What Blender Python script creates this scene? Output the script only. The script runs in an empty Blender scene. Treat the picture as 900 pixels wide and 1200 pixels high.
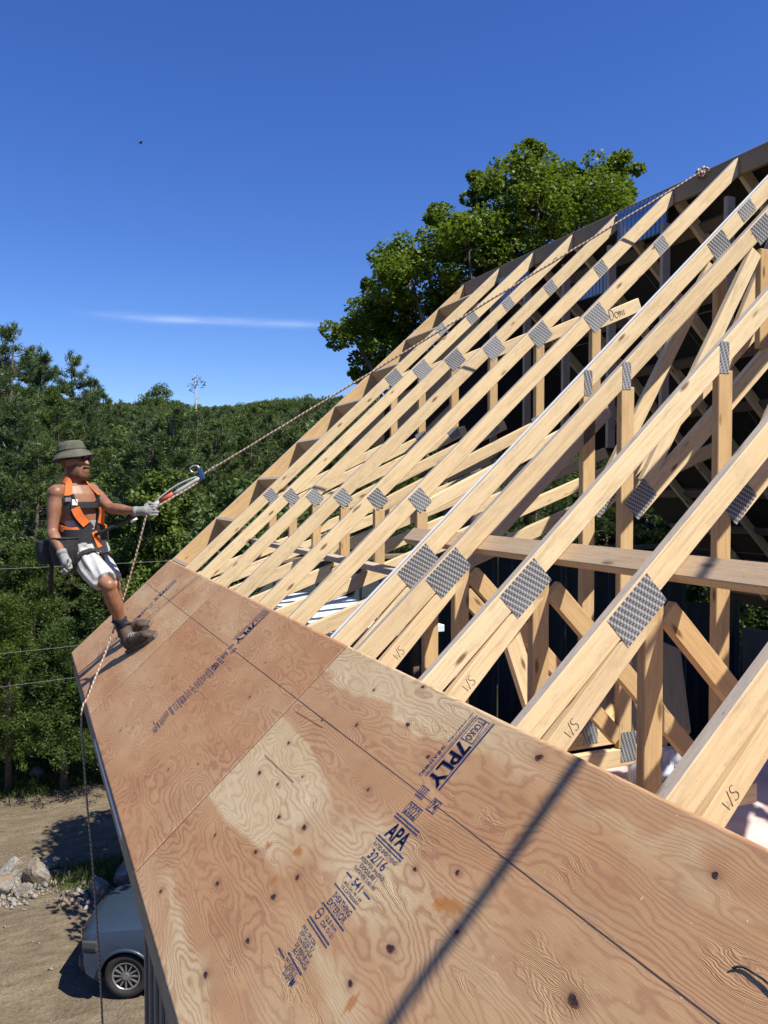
import bpy, bmesh, math, random
import numpy as np
from mathutils import Vector, Matrix, Euler

# ------------------------------------------------------------------ camera, sky, sun, exposure
S = bpy.context.scene
C = S.collection
PHI, PIT, FPX = 0.41763, 0.028383, 950.5
cam = bpy.data.cameras.new('camera'); camo = bpy.data.objects.new('camera', cam); C.objects.link(camo)
cam.sensor_fit = 'VERTICAL'; cam.sensor_height = 36.0; cam.lens = FPX / 1200 * 36.0
cam.clip_start = 0.05; cam.clip_end = 5000
camo.location = (0, 0, 0)
camo.rotation_euler = (math.pi / 2 - PIT, 0, -PHI)
S.camera = camo
SUN_EL, SUN_AZ = math.radians(56), math.radians(58)      # azimuth measured from +X towards -Y
SD = Vector((math.cos(SUN_EL) * math.cos(SUN_AZ), -math.cos(SUN_EL) * math.sin(SUN_AZ), math.sin(SUN_EL)))
w = bpy.data.worlds.new('World'); S.world = w; w.use_nodes = True
nt = w.node_tree; nt.nodes.clear()
wo = nt.nodes.new('ShaderNodeOutputWorld'); bg = nt.nodes.new('ShaderNodeBackground')
sky = nt.nodes.new('ShaderNodeTexSky'); sky.sky_type = 'NISHITA'; sky.sun_disc = False
sky.sun_elevation = SUN_EL
sky.sun_rotation = math.atan2(SD.x, SD.y)
sky.altitude = 300; sky.air_density = 1.0; sky.dust_density = 0.15; sky.ozone_density = 7.0
bg.inputs[1].default_value = 0.09
# a thin streak of high cloud, fixed in the sky by elevation and azimuth
tc = nt.nodes.new('ShaderNodeTexCoord'); sep = nt.nodes.new('ShaderNodeSeparateXYZ')
nt.links.new(tc.outputs['Generated'], sep.inputs[0])
def wmath(op, a, b=None, c=None):
    n = nt.nodes.new('ShaderNodeMath'); n.operation = op
    for i, v in enumerate((a, b, c)):
        if v is None: continue
        if isinstance(v, (int, float)): n.inputs[i].default_value = v
        else: nt.links.new(v, n.inputs[i])
    return n.outputs[0]
el = wmath('ARCSINE', sep.outputs[2]); az = wmath('ARCTAN2', sep.outputs[0], sep.outputs[1])
cn = nt.nodes.new('ShaderNodeTexNoise'); cn.inputs['Scale'].default_value = 14; cn.inputs['Detail'].default_value = 5
mp = nt.nodes.new('ShaderNodeMapping'); mp.inputs['Scale'].default_value = (1, 1, 9)
nt.links.new(tc.outputs['Generated'], mp.inputs[0]); nt.links.new(mp.outputs[0], cn.inputs['Vector'])
dv = wmath('DIVIDE', wmath('SUBTRACT', el, 0.1985), 0.0042)
g1 = wmath('POWER', 2.718, wmath('MULTIPLY', wmath('MULTIPLY', dv, dv), -1))
da = wmath('DIVIDE', wmath('SUBTRACT', az, 0.215), 0.125)
g2 = wmath('POWER', 2.718, wmath('MULTIPLY', wmath('POWER', wmath('ABSOLUTE', da), 4), -1))
msk = wmath('MULTIPLY', wmath('MULTIPLY', g1, g2), wmath('MULTIPLY', wmath('POWER', cn.outputs['Fac'], 1.5), 0.42))
mx = nt.nodes.new('ShaderNodeMix'); mx.data_type = 'RGBA'
hs = nt.nodes.new('ShaderNodeHueSaturation'); hs.inputs['Saturation'].default_value = 1.19; hs.inputs['Hue'].default_value = 0.517; hs.inputs['Value'].default_value = 1.16
nt.links.new(sky.outputs[0], hs.inputs['Color'])
nt.links.new(msk, mx.inputs[0]); nt.links.new(hs.outputs[0], mx.inputs[6]); mx.inputs[7].default_value = (9, 10, 11, 1)
nt.links.new(mx.outputs[2], bg.inputs[0]); nt.links.new(bg.outputs[0], wo.inputs[0])
sl = bpy.data.lights.new('sun', 'SUN'); slo = bpy.data.objects.new('sun', sl); C.objects.link(slo)
sl.energy = 5.0; sl.angle = math.radians(0.53); sl.color = (1.0, 0.945, 0.85)
slo.rotation_euler = (-SD).to_track_quat('-Z', 'Y').to_euler()
slo.location = SD * 60
S.view_settings.view_transform = 'Standard'; S.view_settings.look = 'None'
S.view_settings.exposure = 0.6; S.view_settings.gamma = 1.0; S.view_settings.use_curve_mapping = False
S.render.engine = 'CYCLES'
rnd = random.Random(7); nr = np.random.default_rng(11)

# ------------------------------------------------------------------ node helpers / materials
class NB:
    def __init__(s, name):
        s.m = bpy.data.materials.new(name); s.m.use_nodes = True
        s.t = s.m.node_tree; s.b = s.t.nodes['Principled BSDF']; s.out = s.t.nodes['Material Output']
    def n(s, typ, **kw):
        x = s.t.nodes.new('ShaderNode' + typ)
        for k, v in kw.items(): setattr(x, k, v)
        return x
    def l(s, a, b): s.t.links.new(a, b)
    def set(s, inp, v):
        if hasattr(v, 'links') or hasattr(v, 'is_linked'): s.l(v, inp)
        else: inp.default_value = v
    def math(s, op, *a, clamp=False):
        x = s.n('Math', operation=op); x.use_clamp = clamp
        for i, v in enumerate(a): s.set(x.inputs[i], v)
        return x.outputs[0]
    def mix(s, f, a, b, mode='MIX'):
        x = s.n('Mix', data_type='RGBA', blend_type=mode)
        s.set(x.inputs[0], f)
        s.set(x.inputs[6], a if not isinstance(a, tuple) else (*a, 1)); s.set(x.inputs[7], b if not isinstance(b, tuple) else (*b, 1))
        return x.outputs[2]
    def obj(s): return s.n('TexCoord').outputs['Object']
    def map(s, v, scale=(1, 1, 1), loc=(0, 0, 0)):
        x = s.n('Mapping'); s.l(v, x.inputs[0]); x.inputs['Scale'].default_value = scale; s.set(x.inputs['Location'], loc)
        return x.outputs[0]
    def noise(s, v, scale=5, detail=4, rough=0.55, dist=0.0):
        x = s.n('TexNoise'); s.l(v, x.inputs['Vector']); x.inputs['Scale'].default_value = scale
        x.inputs['Detail'].default_value = detail; x.inputs['Roughness'].default_value = rough; x.inputs['Distortion'].default_value = dist
        return x.outputs['Fac']
    def ramp(s, f, stops):
        x = s.n('ValToRGB'); s.l(f, x.inputs[0]); e = x.color_ramp.elements
        while len(e) < len(stops): e.new(0.5)
        for i, (p, c) in enumerate(stops):
            e[i].position = p; e[i].color = (*c, 1) if isinstance(c, tuple) else (c, c, c, 1)
        return x.outputs[0]
    def bump(s, h, strength=0.3, dist=0.01):
        x = s.n('Bump'); x.inputs['Strength'].default_value = strength; x.inputs['Distance'].default_value = dist
        s.l(h, x.inputs['Height']); s.l(x.outputs[0], s.b.inputs['Normal'])
    def col(s, c): s.set(s.b.inputs['Base Color'], (*c, 1) if isinstance(c, tuple) else c)
    def rough(s, r): s.set(s.b.inputs['Roughness'], r)
    def rand_off(s):
        r = s.n('ObjectInfo').outputs['Random']; k = s.n('CombineXYZ')
        for i, q in enumerate((37.0, 53.0, 71.0)): s.l(s.math('MULTIPLY', r, q), k.inputs[i])
        return k.outputs[0], r

def plain(name, c, rough=0.6, metal=0.0, var=0.12, scale=20, bump=0.0, spec=0.5):
    b = NB(name); v = b.obj(); f = b.noise(v, scale, 5)
    dk = tuple(x * (1 - var) for x in c); lt = tuple(min(1, x * (1 + var)) for x in c)
    b.col(b.ramp(f, [(0.3, dk), (0.7, lt)])); b.rough(rough); b.b.inputs['Metallic'].default_value = metal
    b.b.inputs['Specular IOR Level'].default_value = spec
    if bump: b.bump(f, bump, 0.01)
    return b.m

def lumber(name, light, dark, grey=0.0, dirt=0.25):
    b = NB(name); off, r = b.rand_off(); v = b.map(b.obj(), loc=off)
    g = b.noise(b.map(v, (1.0, 16, 16)), 4.0, 6, 0.6, 0.8)
    c = b.ramp(g, [(0.25, dark), (0.55, light), (0.8, tuple(min(1, x * 1.06) for x in light))])
    tint = b.ramp(r, [(0.0, (1.0, 0.90, 0.78)), (0.3, (1.05, 1.04, 1.0)), (0.55, (0.88, 0.83, 0.76)), (0.8, (1.04, 0.99, 0.90)), (1.0, (0.93, 0.86, 0.76))])
    c = b.mix(1.0, c, tint, 'MULTIPLY')
    vo = b.n('TexVoronoi'); b.l(b.map(v, (3.6, 12, 12)), vo.inputs['Vector']); vo.inputs['Scale'].default_value = 1.0
    kn = b.ramp(vo.outputs['Distance'], [(0.07, 1.0), (0.15, 0.0)])
    c = b.mix(b.math('MULTIPLY', kn, 0.9), c, (0.15, 0.07, 0.03))
    vo2 = b.n('TexVoronoi'); b.l(b.map(v, (9, 30, 30)), vo2.inputs['Vector'])
    c = b.mix(b.math('MULTIPLY', b.ramp(vo2.outputs['Distance'], [(0.07, 1.0), (0.13, 0.0)]), 0.7), c, (0.20, 0.10, 0.045))
    d = b.ramp(b.noise(b.map(v, (2.5, 6, 6)), 3, 6, 0.7), [(0.52, 0.0), (0.75, 1.0)])
    c = b.mix(b.math('MULTIPLY', d, dirt), c, (0.23, 0.19, 0.15))
    if grey:
        gn = b.ramp(b.noise(b.map(v, (3, 20, 20)), 5, 6, 0.7), [(0.35, 0.2), (0.6, 1.0)])
        c = b.mix(b.math('MULTIPLY', gn, grey), c, (0.36, 0.33, 0.29))
        fl = b.ramp(b.noise(b.map(v, (9, 20, 20)), 9, 4, 0.7), [(0.62, 0.0), (0.68, 1.0)])
        c = b.mix(b.math('MULTIPLY', fl, 0.7), c, (0.05, 0.045, 0.04))
    b.col(c); b.rough(0.72); b.b.inputs['Specular IOR Level'].default_value = 0.25
    b.bump(b.math('ADD', g, b.math('MULTIPLY', kn, -0.4)), 0.25, 0.004)
    return b.m

MAT = {}
MAT['lumber'] = lumber('sawn_lumber', (0.715, 0.575, 0.365), (0.57, 0.42, 0.235), dirt=0.38)
MAT['lumber_top'] = lumber('weathered_lumber_edge', (0.62, 0.50, 0.36), (0.45, 0.34, 0.23), grey=0.75, dirt=0.4)
MAT['lumber_warm'] = lumber('warm_lumber', (0.57, 0.405, 0.215), (0.44, 0.285, 0.135))
MAT['lumber_grey'] = lumber('greyed_lumber', (0.50, 0.42, 0.32), (0.36, 0.28, 0.20), grey=0.55)
MAT['lumber_ridge'] = lumber('dark_ridge_lumber', (0.31, 0.225, 0.145), (0.21, 0.145, 0.09), grey=0.15)
MAT['lumber_brace'] = lumber('weathered_brace', (0.54, 0.41, 0.26), (0.41, 0.30, 0.175), grey=0.25)
MAT['lumber_dark'] = lumber('shade_dark_lumber', (0.17, 0.12, 0.08), (0.10, 0.07, 0.045), grey=0.2)  # dark tone carries the attic's shade in the lumber colour

def plate_mat():
    b = NB('galvanised_tooth_plate'); v = b.obj(); sp = b.n('SeparateXYZ'); b.l(v, sp.inputs[0])
    def tri(x, per, duty, off=0.0):
        f = b.math('FRACT', b.math('ADD', b.math('DIVIDE', x, per), off))
        return b.math('LESS_THAN', b.math('ABSOLUTE', b.math('SUBTRACT', f, 0.5)), duty)
    row = b.math('FLOOR', b.math('DIVIDE', sp.outputs[2], 0.0125))
    sl_ = b.math('MULTIPLY', tri(b.math('ADD', sp.outputs[0], b.math('MULTIPLY', row, 0.0045)), 0.021, 0.33), tri(sp.outputs[2], 0.0125, 0.27))
    off_ = b.math('MULTIPLY', tri(b.math('ADD', sp.outputs[0], b.math('ADD', b.math('MULTIPLY', row, 0.0045), 0.008)), 0.021, 0.16), tri(sp.outputs[2], 0.0125, 0.34))
    n = b.noise(v, 30, 5, 0.7); n2 = b.noise(v, 7, 3); r = b.n('ObjectInfo').outputs['Random']
    lum = b.math('ADD', b.math('MULTIPLY', n2, 0.6), b.math('MULTIPLY', r, 0.4))
    base = b.ramp(lum, [(0.25, (0.24, 0.245, 0.25)), (0.7, (0.55, 0.56, 0.57))])
    base = b.mix(b.math('MULTIPLY', n, 0.5), base, (0.30, 0.30, 0.31))
    base = b.mix(b.math('MULTIPLY', sl_, 0.65), base, (0.035, 0.035, 0.035))
    b.col(b.mix(b.math('MULTIPLY', off_, 0.8), base, (0.78, 0.78, 0.76)))
    b.b.inputs['Metallic'].default_value = 0.45; b.rough(0.38)
    b.bump(b.math('ADD', b.math('MULTIPLY', sl_, -1.0), b.math('ADD', off_, b.math('MULTIPLY', n, 0.3))), 0.7, 0.003)
    return b.m
MAT['plate'] = plate_mat()

def ply_mat():
    b = NB('plywood_face'); v = b.obj()
    at = b.n('Attribute', attribute_name='grain').outputs['Fac']; tone = b.n('Attribute', attribute_name='tone').outputs['Fac']
    halo = b.n('Attribute', attribute_name='halo').outputs['Fac']; stain = b.n('Attribute', attribute_name='stain').outputs['Fac']
    wob = b.noise(b.map(v, (1, 0.35, 1)), 34, 3, 0.6)
    g = b.math('ADD', at, b.math('MULTIPLY', wob, 1.3))
    s = b.math('ADD', b.math('MULTIPLY', b.math('SINE', b.math('MULTIPLY', g, 6.2832)), 0.5), 0.5)
    line = b.math('POWER', s, 2.4)
    strength = b.ramp(b.noise(b.map(v, (1, 0.4, 1), (3, 1, 0)), 4.5, 3), [(0.3, 0.3), (0.65, 1.0)])
    fine = b.noise(b.map(v, (120, 5, 1)), 3, 4, 0.65)
    mott = b.noise(b.map(v, (1, 0.5, 1), (9, 2, 0)), 7, 5, 0.6)
    pale = b.ramp(mott, [(0.3, (0.56, 0.415, 0.22)), (0.7, (0.67, 0.525, 0.315))])
    pink = b.ramp(mott, [(0.25, (0.40, 0.20, 0.088)), (0.75, (0.53, 0.295, 0.135))])
    base = b.mix(tone, pale, pink)
    base = b.mix(b.math('MULTIPLY', b.math('MULTIPLY', line, strength), 0.68), base, b.mix(tone, (0.36, 0.19, 0.09), (0.28, 0.105, 0.06)))
    base = b.mix(b.math('MULTIPLY', b.ramp(fine, [(0.35, 1.0), (0.6, 0.0)]), 0.22), base, (0.27, 0.15, 0.09))
    base = b.mix(halo, base, (0.22, 0.10, 0.05))
    base = b.mix(stain, base, (0.38, 0.15, 0.035))
    # scuffs and dirt
    sc = b.ramp(b.noise(b.map(v, (1.5, 1.5, 1), (5, 7, 0)), 3, 8, 0.75), [(0.55, 0.0), (0.75, 0.55)])
    base = b.mix(b.math('MULTIPLY', sc, 0.5), base, (0.30, 0.22, 0.16))
    sp = b.ramp(b.noise(b.map(v, (1, 1, 1), (2, 2, 0)), 75, 2, 0.5), [(0.72, 0.0), (0.76, 1.0)])
    base = b.mix(b.math('MULTIPLY', sp, 0.5), base, (0.72, 0.60, 0.45))
    b.col(base); b.rough(0.74); b.b.inputs['Specular IOR Level'].default_value = 0.22
    rip = b.math('MULTIPLY', b.math('SINE', b.math('MULTIPLY', g, 25.0)), b.ramp(b.noise(b.map(v, (1, 0.6, 1), (1, 9, 0)), 5, 2), [(0.54, 0.0), (0.66, 0.5)]))
    h = b.math('ADD', b.math('MULTIPLY', line, -0.10), b.math('ADD', b.math('MULTIPLY', fine, 0.55), b.math('ADD', rip, b.math('MULTIPLY', sp, 0.6))))
    b.bump(h, 0.32, 0.003)
    return b.m
MAT['ply'] = ply_mat()
MAT['ply_edge'] = lumber('plywood_edge', (0.27, 0.17, 0.10), (0.16, 0.10, 0.06), dirt=0.4)

def ink_mat():
    b = NB('stamp_ink'); v = b.obj(); n = b.noise(v, 160, 4, 0.7)
    b.col((0.010, 0.034, 0.125)); b.rough(0.8)
    tr = b.n('BsdfTransparent'); ms = b.n('MixShader')
    b.l(b.ramp(n, [(0.46, 1.0), (0.66, 0.5)]), ms.inputs[0]); b.l(tr.outputs[0], ms.inputs[1]); b.l(b.b.outputs[0], ms.inputs[2])
    b.l(ms.outputs[0], b.out.inputs[0])
    return b.m
MAT['ink'] = ink_mat()
MAT['marker'] = plain('black_marker', (0.03, 0.03, 0.035), 0.7)
MAT['chalk'] = plain('dark_chalk_line', (0.10, 0.065, 0.05), 0.9, var=0.5, scale=60)
MAT['knot'] = plain('dark_knot', (0.045, 0.02, 0.014), 0.6, var=0.6, scale=90, bump=0.4)
MAT['knot_rim'] = plain('brown_knot_rim', (0.19, 0.085, 0.04), 0.7, var=0.4, scale=120)

def leaf_mat(name, c1, c2, trans=0.35, sc=1.6):
    b = NB(name); off, r = b.rand_off(); v = b.map(b.obj(), loc=off)
    n = b.noise(v, sc, 4, 0.7); n2 = b.noise(v, sc * 9, 2, 0.5)
    c = b.ramp(b.math('ADD', b.math('MULTIPLY', n, 0.6), b.math('MULTIPLY', n2, 0.4)), [(0.36, c1), (0.64, c2)])
    c = b.mix(1.0, c, b.ramp(r, [(0.0, (0.8, 0.85, 0.9)), (0.5, (1, 1, 1)), (1.0, (1.15, 1.1, 0.8))]), 'MULTIPLY')
    b.col(c); b.rough(0.5); b.b.inputs['Specular IOR Level'].default_value = 0.3
    tl = b.n('BsdfTranslucent'); b.l(b.mix(1.0, c, (1.2, 1.25, 0.6), 'MULTIPLY'), tl.inputs[0]); ms = b.n('MixShader'); ms.inputs[0].default_value = trans
    b.l(b.b.outputs[0], ms.inputs[1]); b.l(tl.outputs[0], ms.inputs[2]); b.l(ms.outputs[0], b.out.inputs[0])
    return b.m
MAT['needle'] = leaf_mat('pine_needles', (0.052, 0.085, 0.030), (0.13, 0.180, 0.064), 0.3)
MAT['spray'] = leaf_mat('cedar_sprays', (0.028, 0.055, 0.012), (0.105, 0.155, 0.035), 0.3)
MAT['maple'] = leaf_mat('maple_leaves', (0.060, 0.110, 0.016), (0.165, 0.215, 0.036), 0.42)
MAT['hardwood'] = leaf_mat('hardwood_leaves', (0.062, 0.105, 0.026), (0.145, 0.200, 0.055), 0.35)
MAT['grass'] = leaf_mat('grass_blades', (0.05, 0.085, 0.02), (0.13, 0.16, 0.05), 0.3)
MAT['bark'] = plain('tree_bark', (0.11, 0.085, 0.065), 0.9, var=0.5, scale=9, bump=0.8)
MAT['dead_bark'] = plain('bleached_bark', (0.32, 0.30, 0.27), 0.9, var=0.3, scale=6, bump=0.5)

def ribbed(name, c, rough=0.45, metal=0.3):
    return plain(name, c, rough, metal, var=0.2, scale=3)
MAT['siding'] = plain('grey_green_siding', (0.25, 0.22, 0.165), 0.7, var=0.15, scale=6)
MAT['fascia'] = plain('grey_fascia', (0.25, 0.215, 0.165), 0.55, var=0.18, scale=7)
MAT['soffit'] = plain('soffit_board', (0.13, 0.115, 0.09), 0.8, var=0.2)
MAT['slate'] = plain('slate_metal_siding', (0.045, 0.058, 0.066), 0.5, 0.0, var=0.15, scale=4)
MAT['bluemetal'] = plain('blue_metal_panel', (0.20, 0.27, 0.38), 0.35, 0.6, var=0.15, scale=5)
MAT['black_board'] = plain('shade_dark_board', (0.022, 0.018, 0.015), 0.9, var=0.3, scale=5)  # near-black colour holds the shade under the far slope
MAT['poly'] = plain('pink_white_plastic', (0.70, 0.55, 0.52), 0.4, var=0.18, scale=4, bump=0.3)
MAT['foam'] = plain('pale_blue_foam', (0.62, 0.74, 0.80), 0.6, var=0.06, scale=5)
MAT['bag'] = plain('clear_grey_film', (0.50, 0.51, 0.54), 0.2, var=0.25, scale=14, bump=0.5)
MAT['white_edge'] = plain('off_white', (0.80, 0.79, 0.76), 0.5, var=0.06)

# ------------------------------------------------------------------ mesh helpers
def new_mesh(name, v, f, mats=(), smooth=False):
    me = bpy.data.meshes.new(name); me.from_pydata([tuple(p) for p in v], [], [tuple(q) for q in f])
    for m in mats: me.materials.append(m)
    if smooth: me.polygons.foreach_set('use_smooth', [True] * len(me.polygons))
    me.update(); return me
def fast_mesh(name, v, f, mats=(), smooth=False):
    """v (n,3) array, f (m,k) array of equal polygons"""
    me = bpy.data.meshes.new(name); v = np.asarray(v, np.float32); f = np.asarray(f, np.int32); m, k = f.shape
    me.vertices.add(len(v)); me.vertices.foreach_set('co', v.ravel())
    me.loops.add(m * k); me.loops.foreach_set('vertex_index', f.ravel())
    me.polygons.add(m); me.polygons.foreach_set('loop_start', np.arange(m, dtype=np.int32) * k)
    me.polygons.foreach_set('loop_total', np.full(m, k, np.int32))
    if smooth: me.polygons.foreach_set('use_smooth', np.ones(m, bool))
    for q in mats: me.materials.append(q)
    me.update(calc_edges=True); me.validate(); return me
def link(name, me, parent=None, loc=(0, 0, 0), rot=None, mat4=None):
    o = bpy.data.objects.new(name, me); C.objects.link(o)
    if parent is not None: o.parent = parent
    if mat4 is not None:
        o.matrix_basis = mat4
    else:
        o.location = loc
        if rot: o.rotation_euler = rot
    return o
def thing(name, label, cat, loc=(0, 0, 0), rz=0, group=None):
    o = bpy.data.objects.new(name, None); C.objects.link(o); o.empty_display_size = 0.2
    o.location = loc; o.rotation_euler = (0, 0, rz); tag(o, label, cat, group); return o
def tag(o, label=None, cat=None, group=None, kind=None):
    if label: o['label'] = label
    if cat: o['category'] = cat
    if group: o['group'] = group
    if kind: o['kind'] = kind
    return o
def dup(root, delta, label=None):
    def cp(o, par):
        c = o.copy(); C.objects.link(c); c.parent = par
        for ch in o.children: cp(ch, c)
        return c
    r = cp(root, None); r.location = root.location + Vector(delta)
    if label: r['label'] = label
    return r
def box_data(sx, sy, sz, c=(0, 0, 0)):
    v = [(c[0] + x * sx / 2, c[1] + y * sy / 2, c[2] + z * sz / 2) for x in (-1, 1) for y in (-1, 1) for z in (-1, 1)]
    f = [(0, 1, 3, 2), (4, 6, 7, 5), (0, 4, 5, 1), (2, 3, 7, 6), (0, 2, 6, 4), (1, 5, 7, 3)]
    return v, f
def bevelled(name, v, f, mats, bev=0.003, seg=1, topslot=None, smooth=False):
    bm = bmesh.new(); vs = [bm.verts.new(p) for p in v]
    for q in f: bm.faces.new([vs[i] for i in q])
    bmesh.ops.recalc_face_normals(bm, faces=bm.faces)
    if bev: bmesh.ops.bevel(bm, geom=list(bm.edges), offset=bev, segments=seg, affect='EDGES', profile=0.6, clamp_overlap=True)
    bm.normal_update()
    me = bpy.data.meshes.new(name)
    for m in mats: me.materials.append(m)
    if topslot is not None:
        for q in bm.faces:
            if q.normal.z > 0.85: q.material_index = topslot
    if smooth:
        for q in bm.faces: q.smooth = True
    bm.to_mesh(me); bm.free(); return me
def box(name, size, mat, parent=None, loc=(0, 0, 0), rot=None, bev=0.004, seg=1, mat4=None):
    v, f = box_data(*size)
    return link(name, bevelled(name, v, f, [mat], bev, seg), parent, loc, rot, mat4)
def tube_data(pts, rad, n=8, cap=True):
    P = [Vector(p) for p in pts]; R_ = rad if hasattr(rad, '__len__') else [rad] * len(P)
    v, f = [], []; t0 = (P[1] - P[0]).normalized()
    a = t0.orthogonal().normalized()
    for i, p in enumerate(P):
        t = (P[min(i + 1, len(P) - 1)] - P[max(i - 1, 0)])
        t = t.normalized() if t.length > 1e-9 else t0
        a = (a - t * a.dot(t)); a = a.normalized() if a.length > 1e-6 else t.orthogonal().normalized()
        b_ = t.cross(a)
        for k in range(n):
            q = 2 * math.pi * k / n; v.append(tuple(p + (a * math.cos(q) + b_ * math.sin(q)) * R_[i]))
    for i in range(len(P) - 1):
        for k in range(n):
            k2 = (k + 1) % n; f.append((i * n + k, i * n + k2, (i + 1) * n + k2, (i + 1) * n + k))
    if cap:
        f.append(tuple(range(n - 1, -1, -1))); f.append(tuple((len(P) - 1) * n + k for k in range(n)))
    return v, f
def tube(name, pts, rad, mat, parent=None, n=8):
    v, f = tube_data(pts, rad, n); return link(name, new_mesh(name, v, f, [mat], True), parent)
def join_data(parts):
    V, Fc = [], []
    for v, f in parts:
        o = len(V); V += list(v); Fc += [tuple(i + o for i in q) for q in f]
    return V, Fc
def smooth_path(pts, k=6):
    P = [Vector(p) for p in pts]; out = []
    for i in range(len(P) - 1):
        p0, p1, p2, p3 = P[max(i - 1, 0)], P[i], P[i + 1], P[min(i + 2, len(P) - 1)]
        for j in range(k):
            t = j / k; out.append(0.5 * ((2 * p1) + (p2 - p0) * t + (2 * p0 - 5 * p1 + 4 * p2 - p3) * t * t + (3 * p1 - p0 - 3 * p2 + p3) * t ** 3))
    out.append(P[-1]); return out
def hash2(ix, iy, seed):
    h = (ix * 374761393 + iy * 668265263 + seed * 1442695041) & 0xFFFFFFFF
    h = ((h ^ (h >> 13)) * 1274126177) & 0xFFFFFFFF
    return ((h ^ (h >> 16)) & 0xFFFF) / 65535.0
def vnoise(x, y, seed=0):
    x = np.asarray(x, float); y = np.asarray(y, float)
    ix = np.floor(x).astype(np.int64); iy = np.floor(y).astype(np.int64); fx = x - ix; fy = y - iy
    fx = fx * fx * fx * (fx * (fx * 6 - 15) + 10); fy = fy * fy * fy * (fy * (fy * 6 - 15) + 10)
    ix = ix + 1000; iy = iy + 1000
    a = hash2(ix, iy, seed); b_ = hash2(ix + 1, iy, seed); c = hash2(ix, iy + 1, seed); d = hash2(ix + 1, iy + 1, seed)
    return (a * (1 - fx) + b_ * fx) * (1 - fy) + (c * (1 - fx) + d * fx) * fy

# ------------------------------------------------------------------ roof frame of reference
T = 0.74494
UV_ = Vector((math.cos(T), 0, math.sin(T))); NV = Vector((-math.sin(T), 0, math.cos(T)))
P0 = Vector((1.292, 0, -0.688))
def rp(u, dep=0.0, Y=0.0): return P0 + UV_ * (u - 1.22) - NV * dep + Vector((0, Y, 0))
RIDGE = rp(5.616); RX, RZ = RIDGE.x, RIDGE.z
GZ = -9.3

# ------------------------------------------------------------------ ground
def ground_h(x, y):
    d = np.sqrt(x * x + y * y)
    base = np.where(d > 27, np.minimum((d - 27), 20) * 0.06 + np.maximum(d - 47, 0) * 0.098 , 0.0)
    hill = vnoise(x / 60 + 5, y / 60 + 9, 3) * 10 * np.clip((d - 50) / 80, 0, 1)
    bumps = (vnoise(x / 2.2, y / 2.2, 1) - .5) * 0.22 + (vnoise(x / 0.6, y / 0.6, 2) - .5) * 0.07
    far = np.maximum(d - 330, 0) * 0.115
    return GZ + base + hill + bumps * (d < 400) - far - 0.11
def ground_at(x, y): return float(ground_h(np.array([x], float), np.array([y], float))[0])
def ground_mat():
    b = NB('dirt_yard'); v = b.obj()
    n1 = b.noise(v, 0.35, 6, 0.6); n2 = b.noise(b.map(v, (1, 2.6, 1)), 1.3, 8, 0.7); n3 = b.noise(v, 14, 4, 0.65)
    dirt = b.ramp(b.math('ADD', b.math('MULTIPLY', n2, 0.65), b.math('MULTIPLY', n3, 0.35)), [(0.30, (0.085, 0.066, 0.042)), (0.5, (0.175, 0.138, 0.090)), (0.70, (0.27, 0.222, 0.155))])
    grass = b.ramp(n3, [(0.3, (0.035, 0.05, 0.015)), (0.7, (0.09, 0.10, 0.035))])
    at = b.n('Attribute', attribute_name='green').outputs['Fac']
    m = b.math('ADD', at, b.math('MULTIPLY', b.math('SUBTRACT', n1, 0.5), 0.9))
    b.col(b.mix(b.ramp(m, [(0.4, 0.0), (0.6, 1.0)]), dirt, grass)); b.rough(0.95); b.b.inputs['Specular IOR Level'].default_value = 0.1
    b.bump(b.math('ADD', n2, b.math('MULTIPLY', n3, 0.6)), 0.8, 0.12)
    return b.m
def build_ground():
    ax = np.concatenate([np.linspace(-1500, -60, 26), np.linspace(-55, -12, 14), np.linspace(-11, 14, 126), np.linspace(15, 60, 16), np.linspace(66, 1500, 30)])
    ay = np.concatenate([np.linspace(-1500, -60, 14), np.linspace(-50, 8, 14), np.linspace(9, 34, 126), np.linspace(35, 90, 24), np.linspace(95, 400, 40), np.linspace(430, 1800, 20)])
    X, Y = np.meshgrid(ax, ay, indexing='ij'); Z = ground_h(X, Y)
    v = np.stack([X, Y, Z], -1).reshape(-1, 3); nx, ny = X.shape
    i = np.arange((nx - 1) * (ny - 1)); a = (i // (ny - 1)) * ny + i % (ny - 1)
    f = np.stack([a, a + ny, a + ny + 1, a + 1], -1)
    me = fast_mesh('ground', v, f, [ground_mat()], True)
    d = np.sqrt(X ** 2 + Y ** 2)
    green = np.clip((d - 26.2) / 1.5, 0, 1)
    def patch(cx, cy, rx, ry): return np.exp(-(((X - cx) / rx) ** 2 + ((Y - cy) / ry) ** 2) ** 2)
    green = np.maximum(green, patch(1.6, 20.7, 1.3, 1.0)); green = np.maximum(green, 0.8 * patch(3.6, 21.0, 2.0, 1.2))
    a_ = me.attributes.new('green', 'FLOAT', 'POINT'); a_.data.foreach_set('value', green.ravel().astype(np.float32))
    o = link('ground', me); tag(o, 'bare rutted dirt yard running back into rising wooded ground', 'ground', kind='structure')
build_ground()

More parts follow.
